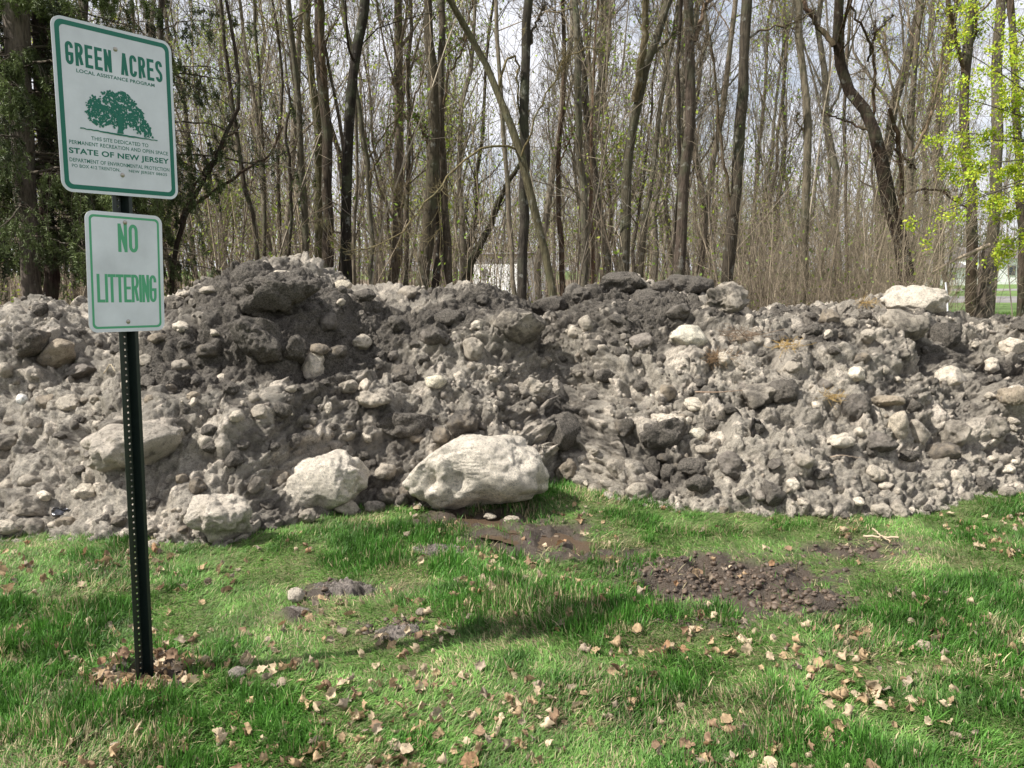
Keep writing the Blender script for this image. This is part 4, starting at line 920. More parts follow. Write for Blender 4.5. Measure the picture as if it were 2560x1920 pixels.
# ------------------------------------------------------------------ spruce on the left
def spruce(label, d, pts, w0, w1, color, bough_z, nb, seed, dense=1.0):
    r_ = np.random.default_rng(seed); P = [atY(x, y, d) for x, y in pts]; b = P[0].copy(); P.insert(0, np.array([b[0], b[1], -.08])); u = P[-1]-P[-2]; u /= np.linalg.norm(u)
    P.append(P[-1]+u*3); Q = resample(P, 30); Q[1:] += r_.normal(size=(29, 3))*.012; k = d/F
    R = np.interp(Q[:, 2], [0, 1.5, P[-2][2], P[-1][2]], [w0*k*.62, w0*k/2, w1*k/2, .05]); R *= 1+.04*r_.normal(size=30)
    n = nb; z = r_.uniform(bough_z[0], bough_z[1], n); cx = np.interp(z, Q[:, 2], Q[:, 0]); cy = np.interp(z, Q[:, 2], Q[:, 1])
    a = r_.uniform(0, 2*math.pi, n); ln = r_.uniform(1.2, 2.8, n)*np.clip(1.25-(z/9), .4, 1.1); K = 12; B = np.zeros((n, K, 3)); s = np.linspace(0, 1, K)
    B[..., 0] = cx[:, None]+np.cos(a)[:, None]*ln[:, None]*s; B[..., 1] = cy[:, None]+np.sin(a)[:, None]*ln[:, None]*s
    B[..., 2] = z[:, None]+ln[:, None]*(.12*s-.42*s**2+.16*s**3); B[:, 1:] += np.cumsum(r_.normal(size=(n, K-1, 3))*.018, 1)
    RB = (ln*.0075)[:, None]*np.linspace(1, .25, K)[None]
    S1, q1 = sprout(B, RB, 16, .18, 1, .26, 7, r_, -.75, (35, 85), .5, kink=.08); q1 = np.maximum(q1, .0025)
    S2, q2 = sprout(S1, q1, 5, .1, 1, .40, 5, r_, -.45, (25, 55), .6, kink=.10); q2 = np.maximum(q2, .002)
    # needles along the sprays
    nn = int(nb*1900*dense); src = np.concatenate([S2.reshape(-1, 5, 3)]); c = pts_on(src, nn, r_, .008)
    green = r_.random(nn) < 2
    dirn = r_.normal(size=(nn, 3)); dirn[:, 2] -= .5; dirn /= np.linalg.norm(dirn, axis=1, keepdims=True); sd = np.cross(dirn, r_.normal(size=(nn, 3))); sd /= np.linalg.norm(sd, axis=1, keepdims=True); L_ = r_.uniform(.025, .05, (nn, 1)); wv = .0052
    V = np.stack([c-sd*wv, c+sd*wv, c+dirn*L_+sd*wv*.4, c+dirn*L_-sd*wv*.4], 1).reshape(-1, 3); ai = np.arange(nn)*4; Fq = np.stack([ai, ai+1, ai+2, ai+3], -1)
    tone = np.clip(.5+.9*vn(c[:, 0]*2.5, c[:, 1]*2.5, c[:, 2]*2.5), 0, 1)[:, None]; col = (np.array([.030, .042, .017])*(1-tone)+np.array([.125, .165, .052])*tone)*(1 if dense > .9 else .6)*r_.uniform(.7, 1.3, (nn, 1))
    t = new('spruce_tree', None, None, (b[0], b[1], 0)); tag(t, label, 'tree'); off = np.array([b[0], b[1], 0])
    def ch(nm, VF, mat, c=None, color=None):
        o = new(nm, mesh_np(nm, VF[0]-off, VF[1], mat, col=c), t); o.color = (*(color or (1, 1, 1)), 1)
    stubs = []
    for (sx, sy, ex, ey) in ((100, 395, 135, 430), (88, 450, 92, 500)):
        pass
    ch('trunk', tubes(Q[None], R[None], 16), M['bark'], None, color)
    V_, F_ = join([tubes(B, RB, 5), tubes(S1, q1, 3), tubes(S2, q2, 3)]); ch('crown', (V_, F_), M['bark'], None, (.075, .06, .045)); ch('foliage', (V, Fq), M['needle'], np.repeat(col, 4, 0))
spruce('big spruce with a thick scaly trunk at the left edge of the wood', 9.6, [(88, 800), (78, 640), (62, 500), (62, 360), (48, 200), (40, 0)], 46, 58, (.12, .098, .08), (2.0, 6.0), 100, 5)
spruce('second spruce with a dark reddish trunk close right of the thick scaly one', 10.3, [(128, 800), (126, 640), (118, 430), (105, 250), (95, 0)], 34, 32, (.055, .036, .030), (1.9, 6.0), 76, 6)
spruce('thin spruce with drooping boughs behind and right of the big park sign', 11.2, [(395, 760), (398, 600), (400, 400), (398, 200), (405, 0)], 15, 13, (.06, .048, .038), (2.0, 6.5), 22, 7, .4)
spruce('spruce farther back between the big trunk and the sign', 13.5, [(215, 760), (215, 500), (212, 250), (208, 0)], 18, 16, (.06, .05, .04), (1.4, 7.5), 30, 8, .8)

# ------------------------------------------------------------------ the rest of the wood: copies of eight template trees
def template(seed, h, r, leafy, lean=0.0):
    r_ = np.random.default_rng(seed); n = 16; s = np.linspace(0, 1, n); P = np.zeros((n, 3)); P[:, 2] = s*h-.1
    P[:, :2] += np.cumsum(r_.normal(size=(n, 2))*h*.008, 0)+np.outer(s, r_.normal(size=2)*h*.05); R = r*(1-.82*s)
    B1, q1 = sprout(P[None], R[None], 26, .14, .98, .26, 8, r_, .18, (25, 60), .42, kink=.16)
    B2, q2 = sprout(B1, q1, 8, .15, .98, .45, 6, r_, .12, (25, 60), .6); B3, q3 = sprout(B2, q2, 6, .2, 1, .55, 4, r_, .1, (25, 60), .7)
    q1 = np.maximum(q1, .0055); q2 = np.maximum(q2, .004); q3 = np.maximum(q3, .003)
    tm = mesh_np('trunk', *tubes(P[None], R[None], 9), M['bark']); V, Fq = join([tubes(B1, q1, 4), tubes(B2, q2, 3), tubes(B3, q3, 3)]); cm = mesh_np('crown', V, Fq, M['bark'])
    lm = None
    if leafy:
        c = pts_on(B3, leafy, r_, .12); lv = leaf_cards(c, .06, r_, (.33, .42, .07)); lm = mesh_np('foliage', lv[0], lv[1], M['leaf'], col=lv[2])
    return tm, cm, lm
TMPL = [template(200, 11, .08, 0), template(201, 12, .10, 1300), template(202, 9, .055, 900), template(203, 13, .13, 0), template(204, 8, .05, 0), template(205, 10, .07, 1500), template(206, 12, .09, 0), template(207, 7, .045, 1600)]
placed = []
tries = 0; cnt = 0
while cnt < 165 and tries < 20000:
    tries += 1
    d = 15+40*rng.random()**1.0; px = rng.uniform(-250, 2800)
    if px > 2300 and rng.random() < .9: continue
    if px > 1900 and rng.random() < .35: continue
    if 1160 < px < 1310 and d < 60 and rng.random() < .93: continue
    x = (px-1280)/F*d
    if any((x-a)**2+(d-b)**2 < .5 for a, b in placed): continue
    placed.append((x, d)); cnt += 1
    k = int(rng.integers(8)); k = {3: 0}.get(k, k) if d < 18 else k
    tm, cm, lm = TMPL[k]
    t = new('forest_tree', None, None, (x, d, 0)); t.rotation_euler = (rng.normal()*.035, rng.normal()*.035, rng.uniform(0, 6.28)); sc = rng.uniform(.85, 1.35); t.scale = (sc*.95, sc*.95, sc*1.1)
    g = rng.choice(4); colr = [(.12, .095, .068), (.17, .145, .11), (.075, .06, .045), (.14, .12, .092)][g]; jit = rng.uniform(.85, 1.15)
    for nm, me_ in (('trunk', tm), ('crown', cm), ('foliage', lm)):
        if me_ is None: continue
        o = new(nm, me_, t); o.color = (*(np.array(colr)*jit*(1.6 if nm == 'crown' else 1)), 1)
    zone = ['far left behind the spruces', 'behind the park sign', 'behind the dark peak', 'behind the cluster of three trunks', 'behind the twin trunks', 'behind the bowed mossy trunk', 'behind the forked trunk', 'behind the thick scaly trunk', 'behind the pale lone trunk', 'behind the dark crooked tree', 'behind the leafy maple'][min(10, max(0, int(px/2560*11)))]
    dist = 'near' if d < 22 else 'middle distance' if d < 36 else 'far off'
    kind = 'budding' if lm is not None else 'bare'; tone = ['brown', 'pale', 'dark', 'grey'][g]
    tag(t, f"{dist} {tone} {kind} tree {zone}", 'tree', f"{dist} {tone} {kind} trees {zone}")

# undergrowth and the far wood that reads as one mass
def stems(name, label, n, dfun, xfun, hr, rr, K, nb, col, leaves, lcol, seed, ls=.07, lean=.12, bl=.35):
    r_ = np.random.default_rng(seed); d = dfun(r_, n); x = xfun(r_, n, d); h = r_.uniform(*hr, n); P = np.zeros((n, K, 3)); P[:, 0] = np.stack([x, d, np.full(n, -.05)], -1)
    v = np.zeros((n, 3)); v[:, 2] = 1; v[:, :2] = r_.normal(size=(n, 2))*lean
    for j in range(1, K):
        v += np.column_stack([r_.normal(size=(n, 2))*lean*.6, np.zeros(n)]); v[:, 2] = 1; P[:, j] = P[:, j-1]+v*(h/(K-1))[:, None]
    R = r_.uniform(*rr, n)[:, None]*np.linspace(1, .3, K)[None]
    B, q = sprout(P, R, nb, .15, .98, bl, 5, r_, .12, (25, 65), .55); q = np.maximum(q, rr[0]*.45); B2, q2 = sprout(B, q, 3, .2, 1, .5, 4, r_, .1, (25, 60), .7); q2 = np.maximum(q2, rr[0]*.4)
    parts = [tubes(P, R, 4), tubes(B, q, 3), tubes(B2, q2, 3)]; V, Fq = join(parts); cs = []
    for T_, m_ in ((P, K*4), (B, 15), (B2, 12)):
        c0 = np.array(col)[r_.integers(len(col), size=len(T_))]*r_.uniform(.7, 1.25, (len(T_), 1)); cs.append(np.repeat(c0, m_, 0))
    C = np.concatenate(cs)
    new_o = new(name, mesh_np(name, V, Fq, M['twig'], col=C)); tag(new_o, label, 'undergrowth', kind='stuff')
    if leaves:
        c = pts_on(B2, leaves, r_, .18); lv = leaf_cards(c, ls, r_, lcol)
        o = new(name.replace('stems', 'leaves'), mesh_np('leaves', lv[0], lv[1], M['leaf'], col=lv[2])); tag(o, label.replace('stems', 'young leaves'), 'undergrowth', kind='stuff')
tan = [(.33, .27, .195), (.26, .215, .155), (.38, .315, .23), (.19, .155, .115)]; brn = [(.24, .205, .16), (.17, .145, .115), (.30, .26, .20), (.14, .12, .095)]
wx_ = lambda lo, hi: (lambda r_, n, d: (r_.uniform(lo, hi, n)-1280)/F*d)
stems('thicket_stems', 'tan dense thicket stems of straight saplings on the right behind the pile', 800, lambda r_, n: 10.6+9*r_.random(n)**1.2, wx_(1830, 2330), (1.3, 3.3), (.003, .009), 8, 7, tan, 2500, (.22, .28, .07), 31, .05, .16, .36)
stems('underbrush_stems', 'brown underbrush stems filling the wood behind the whole pile', 1100, lambda r_, n: 11+16*r_.random(n), wx_(-150, 2000), (1.0, 2.9), (.004, .010), 7, 4, brn+tan, 5000, (.24, .33, .05), 32, .06)
stems('sapling_stems', 'tall thin sapling stems all through the wood', 270, lambda r_, n: 12+26*r_.random(n), wx_(-200, 2620), (4, 9), (.008, .020), 10, 18, brn+tan, 13000, (.34, .44, .07), 33, .05, .10, .34)
stems('far_woodland_stems', 'far woodland stems closing the view as one mass', 700, lambda r_, n: 45+45*r_.random(n), wx_(-500, 2350), (4.5, 9.5), (.03, .07), 8, 12, [(.25, .205, .155), (.19, .155, .12), (.31, .26, .20)], 50000, (.33, .41, .10), 34, .13, .05, .34)
stems('distant_hedge_stems', 'distant hedge stems beyond the road on the right', 260, lambda r_, n: 105+30*r_.random(n), wx_(2200, 3100), (3, 10), (.05, .12), 6, 10, brn, 12000, (.09, .13, .045), 35, .38, .08, .4)

# yellow green sprays of the maple hanging in at the right, on boughs of one tree just out of frame
def near_maple():
    r_ = np.random.default_rng(77); d = 9.6; bx = atY(2760, 700, d)[0]; P = resample([(bx, d, -.1), (bx-.05, d, 2), (bx+.05, d+.1, 4.2), (bx, d, 7)], 14); R = np.linspace(.14, .05, 14)
    ends = [(2470, 60), (2400, 120), (2500, 160), (2540, 260), (2430, 250), (2480, 350), (2400, 420), (2330, 540), (2420, 500), (2510, 540), (2540, 420), (2380, 330), (2560, 90), (2525, 610)]
    B = []
    for k, (x, y) in enumerate(ends):
        e = atY(x, y, d+r_.uniform(-.5, .6)); j = 5+(k*7) % 7; s0 = P[j]; mid = (s0+e)/2+np.array([0, 0, .25]); B.append(resample([s0, mid, e, e+(e-mid)*.25], 12))
    B = np.array(B); RB = np.linspace(.016, .003, 12)[None].repeat(len(B), 0)
    S1, q1 = sprout(B, RB, 11, .45, 1, .16, 6, r_, .0, (30, 70), .6); S2, q2 = sprout(S1, q1, 4, .2, 1, .5, 4, r_, 0, (30, 60), .7); q1 = np.maximum(q1, .003); q2 = np.maximum(q2, .002)
    tips = S2[:, -1]; tips = tips[r_.random(len(tips)) < .85]; c = (tips[:, None]+r_.normal(size=(len(tips), 22, 3))*.034).reshape(-1, 3); lv = leaf_cards(c, .032, r_, (.44, .54, .045))
    tree_obj('leafy_maple', 'near maple at the right edge hanging bright yellow green leaf clusters into view', (bx, d, 0), [tubes(P[None], R[None], 12)], [tubes(B, RB, 6), tubes(S1, q1, 4), tubes(S2, q2, 3)], lv, (.10, .085, .07))
near_maple()

# ------------------------------------------------------------------ far buildings, fence posts
M['siding'] = plain('white siding', (.88, .89, .88), .6, nz=2); M['roof'] = plain('grey roof', (.16, .15, .15), .9, nz=4); M['pane'] = plain('dark glass', (.05, .06, .07), .1)
M['trim'] = plain('trim', (.5, .5, .5), .6)
def box(bm, x0, x1, y0, y1, z0, z1): bmesh.ops.create_cube(bm, size=1, matrix=Matrix.Translation(((x0+x1)/2, (y0+y1)/2, (z0+z1)/2)) @ Matrix.Diagonal((x1-x0, y1-y0, z1-z0, 1)))
def house(label, x, y, w, dpt, h, rh, wins, rz=0):
    t = new('house', None, None, (x, y, 0)); t.rotation_euler.z = rad(rz); tag(t, label, 'building')
    bm = bmesh.new(); box(bm, -w/2, w/2, 0, dpt, -.1, h); bmo('wall', bm, M['siding'], t)
    bm = bmesh.new(); vs = [bm.verts.new(c) for c in ((-w/2-.3, -.3, h+.003), (w/2+.3, -.3, h+.003), (w/2+.3, dpt+.3, h+.003), (-w/2-.3, dpt+.3, h+.003), (-w/2-.3, dpt/2, h+rh), (w/2+.3, dpt/2, h+rh))]
    for f in ((0, 1, 5, 4), (2, 3, 4, 5), (0, 4, 3), (1, 2, 5), (3, 2, 1, 0)): bm.faces.new([vs[i] for i in f])
    bmo('roof', bm, M['roof'], t)
    for (wx0, wz, ww, wh) in wins:
        bm = bmesh.new(); box(bm, wx0-ww/2, wx0+ww/2, -.05, .0, wz-wh/2, wz+wh/2); f = bmo('window', bm, M['trim'], t)
        bm = bmesh.new(); box(bm, wx0-ww/2+.08, wx0+ww/2-.08, -.07, -.04, wz-wh/2+.08, wz+wh/2-.08); bmo('pane', bm, M['pane'], f)
a = atY(1237, 640, 40)
bm = bmesh.new()
house('white building glimpsed between the trunks right of the leaning mossy trunk', a[0], 40, 2.5, 3, 2.45, .12, [(-.6, 1.5, .35, .5)], -30)
a = atY(2510, 650, 95); house('white house glimpsed beyond the road right of the broken stump', a[0]+1.0, 95, 8.5, 8, 3.0, 1.4, [(-2.6, 1.6, 1, 1.2), (0, 1.6, 1, 1.2), (2.6, 1.6, 1, 1.2)])
a = atY(2350, 700, 88); house('low pale house behind the top boulder on the right', a[0], 88, 5.5, 6, 1.9, .9, [(-1.2, 1.1, .8, .7), (1.2, 1.1, .8, .7)])
pw = plain('white pipe', (.75, .76, .78), .4)
P = resample([atY(2378, 820, 9.9)*np.array([1, 1, 0]), atY(2372, 745, 9.9), atY(2364, 706, 9.9)], 8); V, Fq = tubes(P[None], np.full((1, 8), .010), 10)
tag(new('marker_stake', mesh_np('marker_stake', V, Fq, pw)), 'thin white marker stake standing behind the bright cream top boulder', 'stake')
# ------------------------------------------------------------------ grass
def grass(n, seed, carpet, nm, lab):
    r_ = np.random.default_rng(seed)
    d = 2.35+(6.9-2.35)*r_.random(n)**1.25; x = r_.uniform(-.82, .82, n)*(d+.35)
    tall = np.clip(.50+.50*fbm(x*1.3, d*1.3, oct=3, seed=12)+.55*fbm(x*5.5, d*5.5, oct=3, seed=15), 0.10, 1)
    def g(px, py, rx, ry, a):
        c = ground(px, py); return a*np.exp(-((x-c[0])/rx)**2-((d-c[1])/ry)**2)
    tall += g(1250, 1400, .5, .35, .55)+g(1450, 1560, .45, .3, .55)+g(950, 1330, .6, .3, .45)+g(1620, 1750, .5, .2, .3)+g(150, 1600, .7, .6, .35)+g(600, 1800, .5, .3, .45)+g(1900, 1900, .6, .2, .1)
    tall -= g(750, 1560, .5, .5, .35)+g(1000, 1700, .5, .3, .35)+g(2000, 1650, .7, .3, .3)+g(1500, 1850, .4, .2, .2)+g(1800, 1600, .5, .2, .25)+g(1500, 1320, .4, .3, .2)
    tall = np.clip(tall, 0.16, 1.15)
    m = mud_field(x, d); dens = 1-np.clip((m+.22*fbm(x*14, d*14, oct=2, seed=5)-.22)*1.9, 0, .985)
    cl = vn(x*22, d*22)*.5+.5
    keep = (d < Yb(x)+.22+.1*vn(x*3, d*3)) & (r_.random(n) < dens*((.35+.65*cl)*(.55+.45*tall) if not carpet else 1))
    x, d, tall, m, cl = x[keep], d[keep], tall[keep], m[keep], cl[keep]; n = len(x)
    Lh = (.044-.006*tall if carpet else .026+.040*tall)*r_.uniform(.5, 1.3, n)*(.75+.5*cl); w = r_.uniform(.0012, .0027, n)*(.8+.4*tall)
    flow = fbm(x*1.1, d*1.1, oct=2, seed=44)*5+1; az = flow+r_.normal(size=n)*(.5+1.1*tall); bend = np.clip(1.5-(.75 if carpet else 1.05)*tall+r_.normal(size=n)*.42, .12, 1.75)
    K = 3 if carpet else 4; P = np.zeros((n, K, 3)); P[:, 0] = np.stack([x, d, ground_z(x, d)-.003], -1); hd = np.stack([np.cos(az), np.sin(az)], -1)
    for j in range(1, K):
        th = np.clip(bend*(.45+.32*j*3/(K-1)), 0, 1.60); P[:, j, :2] = P[:, j-1, :2]+hd*(np.sin(th)*Lh/(K-1))[:, None]; P[:, j, 2] = P[:, j-1, 2]+np.cos(th)*Lh/(K-1)+.0005
    sd = np.stack([-hd[:, 1], hd[:, 0], np.zeros(n)], -1); ra = r_.uniform(-.9, .9, n); sd[:, :2] += hd*ra[:, None]; sd /= np.linalg.norm(sd, axis=1, keepdims=True)
    ww = w[:, None]*np.array([.8, 1, .12] if carpet else [.75, 1, .75, .12])[None]
    V = np.stack([P-sd[:, None]*ww[..., None], P+sd[:, None]*ww[..., None]], 2).reshape(-1, 3)
    a = (np.arange(n)*2*K)[:, None]+np.arange(K-1)[None]*2; Fq = np.stack([a, a+1, a+3, a+2], -1).reshape(-1, 4)
    lush = np.array([.066, .178, .026]); pale = np.array([.15, .275, .065]); straw = np.array([.42, .36, .21])
    t = np.clip(tall*1.1+r_.normal(size=n)*.18, 0, 1)[:, None]; c = pale*(1-t)+lush*t; th_ = np.clip(fbm(x*3.1, d*3.1, oct=3, seed=66)-.05, 0, .6); st = r_.random(n) < (.05+.10*(1-tall)+.55*th_+.25*np.clip(m-.2, 0, .6)); c[st] = straw*r_.uniform(.6, 1.1, (st.sum(), 1))
    c *= r_.uniform(.6, 1.3, (n, 1))*(1+.35*fbm(x*7, d*7, oct=3, seed=29))[:, None]; C = np.repeat(c, 2*K, 0)
    tag(new(nm, mesh_np(nm, V, Fq, M['grass'], col=C)), lab, 'grass', kind='stuff')
grass(450000, 3, False, 'grass', 'green spring lawn grass standing in lush tufts')
grass(480000, 4, True, 'short_grass', 'short flattened pale green lawn grass between the tufts')
# thin far lawn tufts behind the pile on the right
def far_grass():
    r_ = np.random.default_rng(8); n = 30000; d = 9.8+22*r_.random(n); x = (r_.uniform(2180, 2700, n)-1280)/F*d; h = r_.uniform(.05, .16, n); a = r_.uniform(0, 6.28, n); w = .006
    P = np.stack([x, d, np.zeros(n)], -1); s = np.stack([np.cos(a), np.sin(a), np.zeros(n)], -1)*w; tip = P+np.stack([r_.normal(size=n)*.03, r_.normal(size=n)*.03, h], -1)
    V = np.stack([P-s, P+s, tip], 1).reshape(-1, 3); i = np.arange(n)*3; c = np.repeat(np.array([.10, .19, .035])*r_.uniform(.6, 1.4, (n, 1)), 3, 0)
    tag(new('meadow_grass', mesh_np('meadow_grass', V, np.stack([i, i+1, i+2], -1), M['grass'], col=c)), 'rough green grass beyond the pile under the right hand trees', 'grass', kind='stuff')
far_grass()

# ------------------------------------------------------------------ dead leaves
def leaf_shape(seed):
    r_ = np.random.default_rng(seed); ns, nc = 13, 7; s = np.linspace(0, 1, ns); c = np.linspace(-1, 1, nc)
    oak = seed % 3 != 0
    wid = np.sin(np.pi*np.clip(s*.97+.02, 0, 1))**.7*.42*(1+(.42 if oak else .12)*np.sin(s*(26 if oak else 34)+r_.uniform(0, 3)))
    X = np.repeat(s[:, None], nc, 1); Y = wid[:, None]*c[None]; Y[:, nc//2] = 0
    X = X+np.abs(c)[None]*.10*np.sin(s*9)[:, None]; Z = np.abs(c)[None]**1.3*wid[:, None]*r_.uniform(-.3, 1.3)+.09*np.sin(X*7+r_.uniform(0, 6))*np.sign(c)[None]*.6+.05*r_.normal(size=X.shape)*.5
    k = r_.uniform(.4, 2.6)*(1 if r_.random() < .8 else -1); th = X*k; Xc = np.sin(th)/k; Zc = (1-np.cos(th))/k
    tw = r_.uniform(-1.2, 1.2)*X; Yt = Y*np.cos(tw)-Z*np.sin(tw); Zt = Y*np.sin(tw)+Z*np.cos(tw)
    V = np.stack([Xc-Zt*np.sin(th), Yt, Zc+Zt*np.cos(th)], -1).reshape(-1, 3); V -= V.mean(0); V[:, 2] -= V[:, 2].min()*.8
    return V, grid_faces(ns, nc)
LV = [leaf_shape(k) for k in range(12)]
lcols = [((.40, .285, .17), 'tan'), ((.48, .38, .26), 'pale'), ((.25, .165, .105), 'brown'), ((.34, .205, .115), 'rusty'), ((.33, .265, .20), 'grey brown')]
LM = {}
for k, (V, Fq) in enumerate(LV):
    for ci_, (c, nm) in enumerate(lcols):
        cc = np.array(c)*(1+.25*np.clip(fbm(V[:, 0]*6, V[:, 1]*6, oct=2, seed=k+ci_), -1, 1))[:, None]
        LM[k, ci_] = mesh_np('dead_leaf', V, Fq, M['litter'], col=cc)
def leaf_density(x, d):
    c = ground(355, 1690); return .34+.75*fbm(x*2.3, d*2.3, oct=3, seed=91)+.22*np.clip((4.0-d)/1.6, 0, 1)
r_ = np.random.default_rng(19); spots = []
post = ground(355, 1690)
while len(spots) < 1450:
    d = 2.4+3.9*r_.random()**1.3; x = r_.uniform(-.74, .74)*(d+.2)
    if d > Yb(x)-.02: continue
    if mud_field(np.array([x]), np.array([d]))[0] > .55 and r_.random() < .75: continue
    if r_.random() > leaf_density(np.array([x]), np.array([d]))[0]: continue
    spots.append((x, d, r_.uniform(.026, .062)*(1.4 if r_.random() < .1 else 1)))
heap = []
while len(heap) < 150:
    a = r_.uniform(0, 6.28); q = r_.random()**.8*(1.5 if r_.random() < .25 else 1); q *= 1+.35*math.sin(a*2+1)+.2*math.sin(a*5); x, d = post[0]+.02+math.cos(a)*q*.19, post[1]-.02+math.sin(a)*q*.17; heap.append((x, d, r_.uniform(.035, .062)))
def leaf_xform(x, d, s, pile=False):
    lift = .001+r_.uniform(0, .020)+(r_.uniform(0, .03) if pile else 0)
    return (x, d, float(ground_z(np.array([x]), np.array([d]))[0])+lift), (r_.normal()*.55, r_.normal()*.55, r_.uniform(0, 6.28)), (s, s, s)
spots.sort(key=lambda q: -q[2]/q[1]); big = spots[:270]; small = spots[270:]
hb = heap[:28]; small += heap[28:]
def leaf_zone(x, d):
    px, py, _ = project(np.array([x, d, 0.])); col_ = ['at the left edge', 'left of the post', 'right of the post', 'left of centre', 'at centre', 'right of centre', 'below the mud', 'at the right edge'][min(7, max(0, int(px/320)))]
    row = 'up near the snow' if py < 1450 else 'halfway down the lawn' if py < 1650 else 'low in the foreground' if py < 1800 else 'along the bottom edge'
    return f"{row} {col_}"
for lst, isheap in ((big, False), (hb, True)):
    for (x, d, s) in lst:
        k, c = int(r_.integers(12)), int(r_.choice(5, p=[.34, .25, .17, .06, .18]))
        l_, ro, sc = leaf_xform(x, d, s, isheap); o = new('dead_leaf', LM[k, c], None, l_); o.rotation_euler = ro; o.scale = sc
        z = 'in the drift around the foot of the sign post' if isheap else leaf_zone(x, d); curl = 'curled' if k % 2 else 'crinkled'
        tag(o, f"{curl} {lcols[c][1]} dead leaf {z}", 'leaf', f"{curl} {lcols[c][1]} dead leaves {z}")
Vs, Fs, Cs, o_ = [], [], [], 0
from mathutils import Euler
for (x, d, s) in small:
    k, c = int(r_.integers(12)), int(r_.choice(5, p=[.34, .25, .17, .06, .18])); l_, ro, sc = leaf_xform(x, d, s, (x-post[0])**2+(d-post[1])**2 < .04)
    Rm = np.array(Euler(ro).to_matrix()); V, Fq = LV[k]; Vs.append((V*s)@Rm.T+np.array(l_)); Fs.append(Fq+o_); o_ += len(V); Cs.append(np.tile(np.array(lcols[c][0])*r_.uniform(.8, 1.15), (len(V), 1)))
tag(new('leaf_litter', mesh_np('leaf_litter', np.concatenate(Vs), np.concatenate(Fs), M['litter'], col=np.concatenate(Cs))), 'small dead leaves strewn through the lawn and heaped at the post', 'leaf litter', kind='stuff')

# ------------------------------------------------------------------ mud clods, sticks, straw, litter
def clods():
    r_ = np.random.default_rng(23); T = [rock(820+k, 3, 1, .7) for k in range(8)]; TV = np.stack([t[0] for t in T]); nv = TV.shape[1]; n = 3000
    c = [(1820, 1440, .50, .32), (1660, 1425, .3, .2), (1980, 1500, .26, .16), (2130, 1370, .3, .12), (1800, 1555, .3, .08), (850, 1475, .15, .07), (1000, 1570, .16, .1)]
    wts = np.array([.42, .2, .14, .1, .06, .03, .05]); k = r_.choice(len(c), n, p=wts); cc = np.array([[*ground(a, b)[:2], e, f] for a, b, e, f in c])[k]
    x = cc[:, 0]+r_.normal(size=n)*cc[:, 2]*.6; d = cc[:, 1]+r_.normal(size=n)*cc[:, 3]*.6; R = .002+.020*r_.random(n)**3.5
    V = TV[r_.integers(8, size=n)]*(R[:, None]*r_.uniform(.6, 1.2, (n, 3))*np.array([1.1, 1.1, .9]))[:, None]; a = r_.uniform(0, 6.28, n); ca, sa = np.cos(a)[:, None], np.sin(a)[:, None]
    V = np.stack([V[..., 0]*ca-V[..., 1]*sa, V[..., 0]*sa+V[..., 1]*ca, V[..., 2]], -1)+np.stack([x, d, ground_z(x, d)+R*.05], -1)[:, None]
    Fc = (T[0][1][None]+(np.arange(n)*nv)[:, None, None]).reshape(-1, 3); C = np.repeat(np.array([.062, .044, .031])*r_.uniform(.6, 1.9, (n, 1)), nv, 0)
    m = attr_mat('wet clod', .6, 0, .4, 90)
    tag(new('mud_clods', mesh_np('mud_clods', V.reshape(-1, 3), Fc, m, col=C)), 'dark brown wet mud clods churned up in the rut on the right', 'mud', kind='stuff')
clods()
def stick(name, pts, r0, r1, col, label, cat='stick', group=None):
    P = resample(pts, 14); P[1:-1] += rng.normal(size=(12, 3))*r0*.35; V, Fq = tubes(P[None], np.linspace(r0, r1, 14)[None], 7)
    C = np.tile(np.array(col), (len(V), 1)); o = new(name, mesh_np(name, V, Fq, M['twig'], col=C)); tag(o, label, cat, group)
def gp(px, py, z=.03): return tuple(ground(px, py, z))
stick('stick', [gp(2158, 1340), gp(2200, 1343), gp(2246, 1344)], .008, .007, (.42, .34, .24), 'pale dry stick lying level on the grass at the right')
stick('stick', [gp(2182, 1322, .045), gp(2205, 1340, .05), gp(2226, 1355, .045)], .006, .004, (.36, .29, .2), 'shorter stick crossing the pale level one')
stick('stick', [gp(218, 1749, .035), gp(255, 1752, .04)], .006, .005, (.34, .27, .19), 'short brown stick in the grass below the leaf drift')
def on_pile(px, py, o=.02):
    p, n = hit(px, py); return p+n*o
def pstick(pts, r, col, label): stick('dry_twig', [on_pile(*p_, o=.02+.03*k) for k, p_ in enumerate(pts)], r, r*.5, col, label, 'twig')
pstick([(1905, 960), (1922, 925), (1960, 932), (1968, 934)], .004, (.38, .30, .22), 'thin forked tan twig standing above the tall knobbly lump')
pstick([(1740, 980), (1790, 992), (1840, 988)], .004, (.34, .24, .17), 'long reddish twig lying left of the tall knobbly lump')
pstick([(1860, 825), (1890, 835), (1940, 830)], .004, (.25, .19, .14), 'brown twig sticking out of the straw wad')
pstick([(260, 930), (285, 905), (300, 940)], .004, (.38, .32, .22), 'bent straw coloured twig left of the post')
pstick([(2070, 1142), (2100, 1142), (2130, 1138)], .003, (.42, .33, .25), 'fine pale twig on the lower right slope')
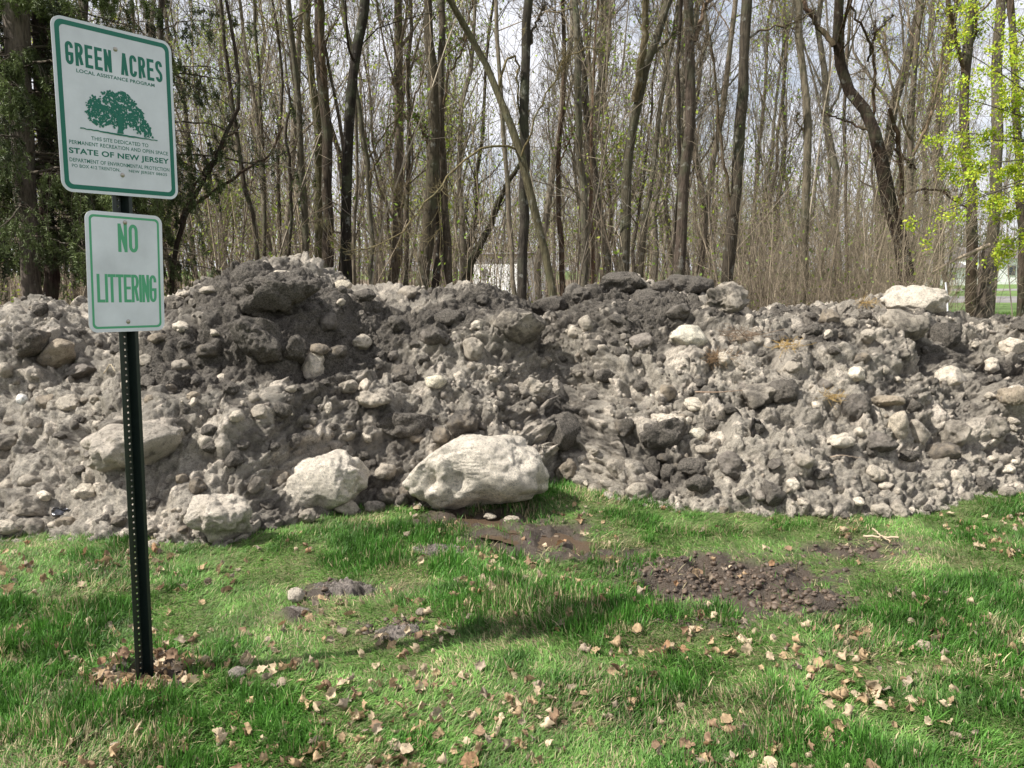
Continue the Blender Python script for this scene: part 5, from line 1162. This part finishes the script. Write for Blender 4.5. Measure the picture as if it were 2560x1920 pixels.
def wad(px, py, rx, n, col, label, seed):
    r_ = np.random.default_rng(seed); c = on_pile(px, py, .02); K = 6; P = np.zeros((n, K, 3)); P[:, 0] = c+r_.normal(size=(n, 3))*np.array([rx, rx*.6, rx*.35]); v = r_.normal(size=(n, 3))*np.array([1, .6, .35])
    for j in range(1, K): v += r_.normal(size=(n, 3))*.5*np.array([1, .6, .4]); v /= np.linalg.norm(v, axis=1, keepdims=True); P[:, j] = P[:, j-1]+v*.022
    V, Fq = tubes(P, np.full((n, K), .0016), 3); C = np.repeat(np.array(col)*r_.uniform(.6, 1.3, (n, 1)), K*3, 0)
    tag(new('straw_wad', mesh_np('straw_wad', V, Fq, M['twig'], col=C)), label, 'straw')
wad(1795, 890, .06, 170, (.22, .15, .09), 'brown wad of straw below and right of the brightest cream boulder', 1)
wad(1850, 835, .08, 170, (.20, .145, .10), 'wide tangle of brown straw near the crest right of the jagged boulder', 2)
wad(1970, 868, .04, 60, (.40, .27, .10), 'small yellow brown straw tuft left of the right slope', 3)
wad(2160, 757, .04, 60, (.38, .27, .12), 'yellow straw tuft on the crest left of the bright cream top boulder', 4)
wad(2078, 990, .03, 50, (.40, .28, .12), 'yellow brown straw tuft above the oval light cobble', 5)
# scrap of foil and dark shard of bark
def crumple(name, px, py, w, h, mat, label, cat, seed, tall=False):
    r_ = np.random.default_rng(seed); n = 14; g = np.linspace(-1, 1, n); X, Y = np.meshgrid(g, g); Z = fbm(X*1.8, Y*1.8, oct=3, seed=seed)*.35
    p, nrm = hit(px, py); z = project(p)[2]; w_, h_ = w/F*z/2, h/F*z/2
    V = np.stack([X*w_*(1-.25*Y**2), Z*w_-.01, Y*h_*(1-.2*X)], -1).reshape(-1, 3)
    o = new(name, mesh_np(name, V, grid_faces(n, n), mat), None, tuple(p+nrm*.03)); md = o.modifiers.new('thick', 'SOLIDIFY'); md.thickness = .012 if tall else .002; tag(o, label, cat)
crumple('foil_wrapper', 150, 1277, 48, 20, plain('dark foil', (.12, .12, .13), .22, .85), 'shiny dark crumpled foil scrap on the lower left of the pile', 'litter', 3)
crumple('bark_shard', 1894, 1070, 26, 48, plain('wet bark', (.018, .014, .012), .6), 'upright blackish shard of bark below the tall knobbly lump', 'bark', 6, True)

# labels: where two or three look-alikes share a zone, their order in the picture tells them apart
from collections import defaultdict
by = defaultdict(list)
for o in COL.objects:
    if o.parent is None and 'label' in o and 'group' in o: by[o['label']].append(o)
for lab, os_ in by.items():
    if len(os_) in (2, 3):
        os_.sort(key=lambda o: o.location.x/max(.1, o.location.y))
        for o, w_ in zip(os_, ('leftmost', 'rightmost') if len(os_) == 2 else ('leftmost', 'middle', 'rightmost')):
            if len(lab.split()) < 16: o['label'] = w_+' '+lab
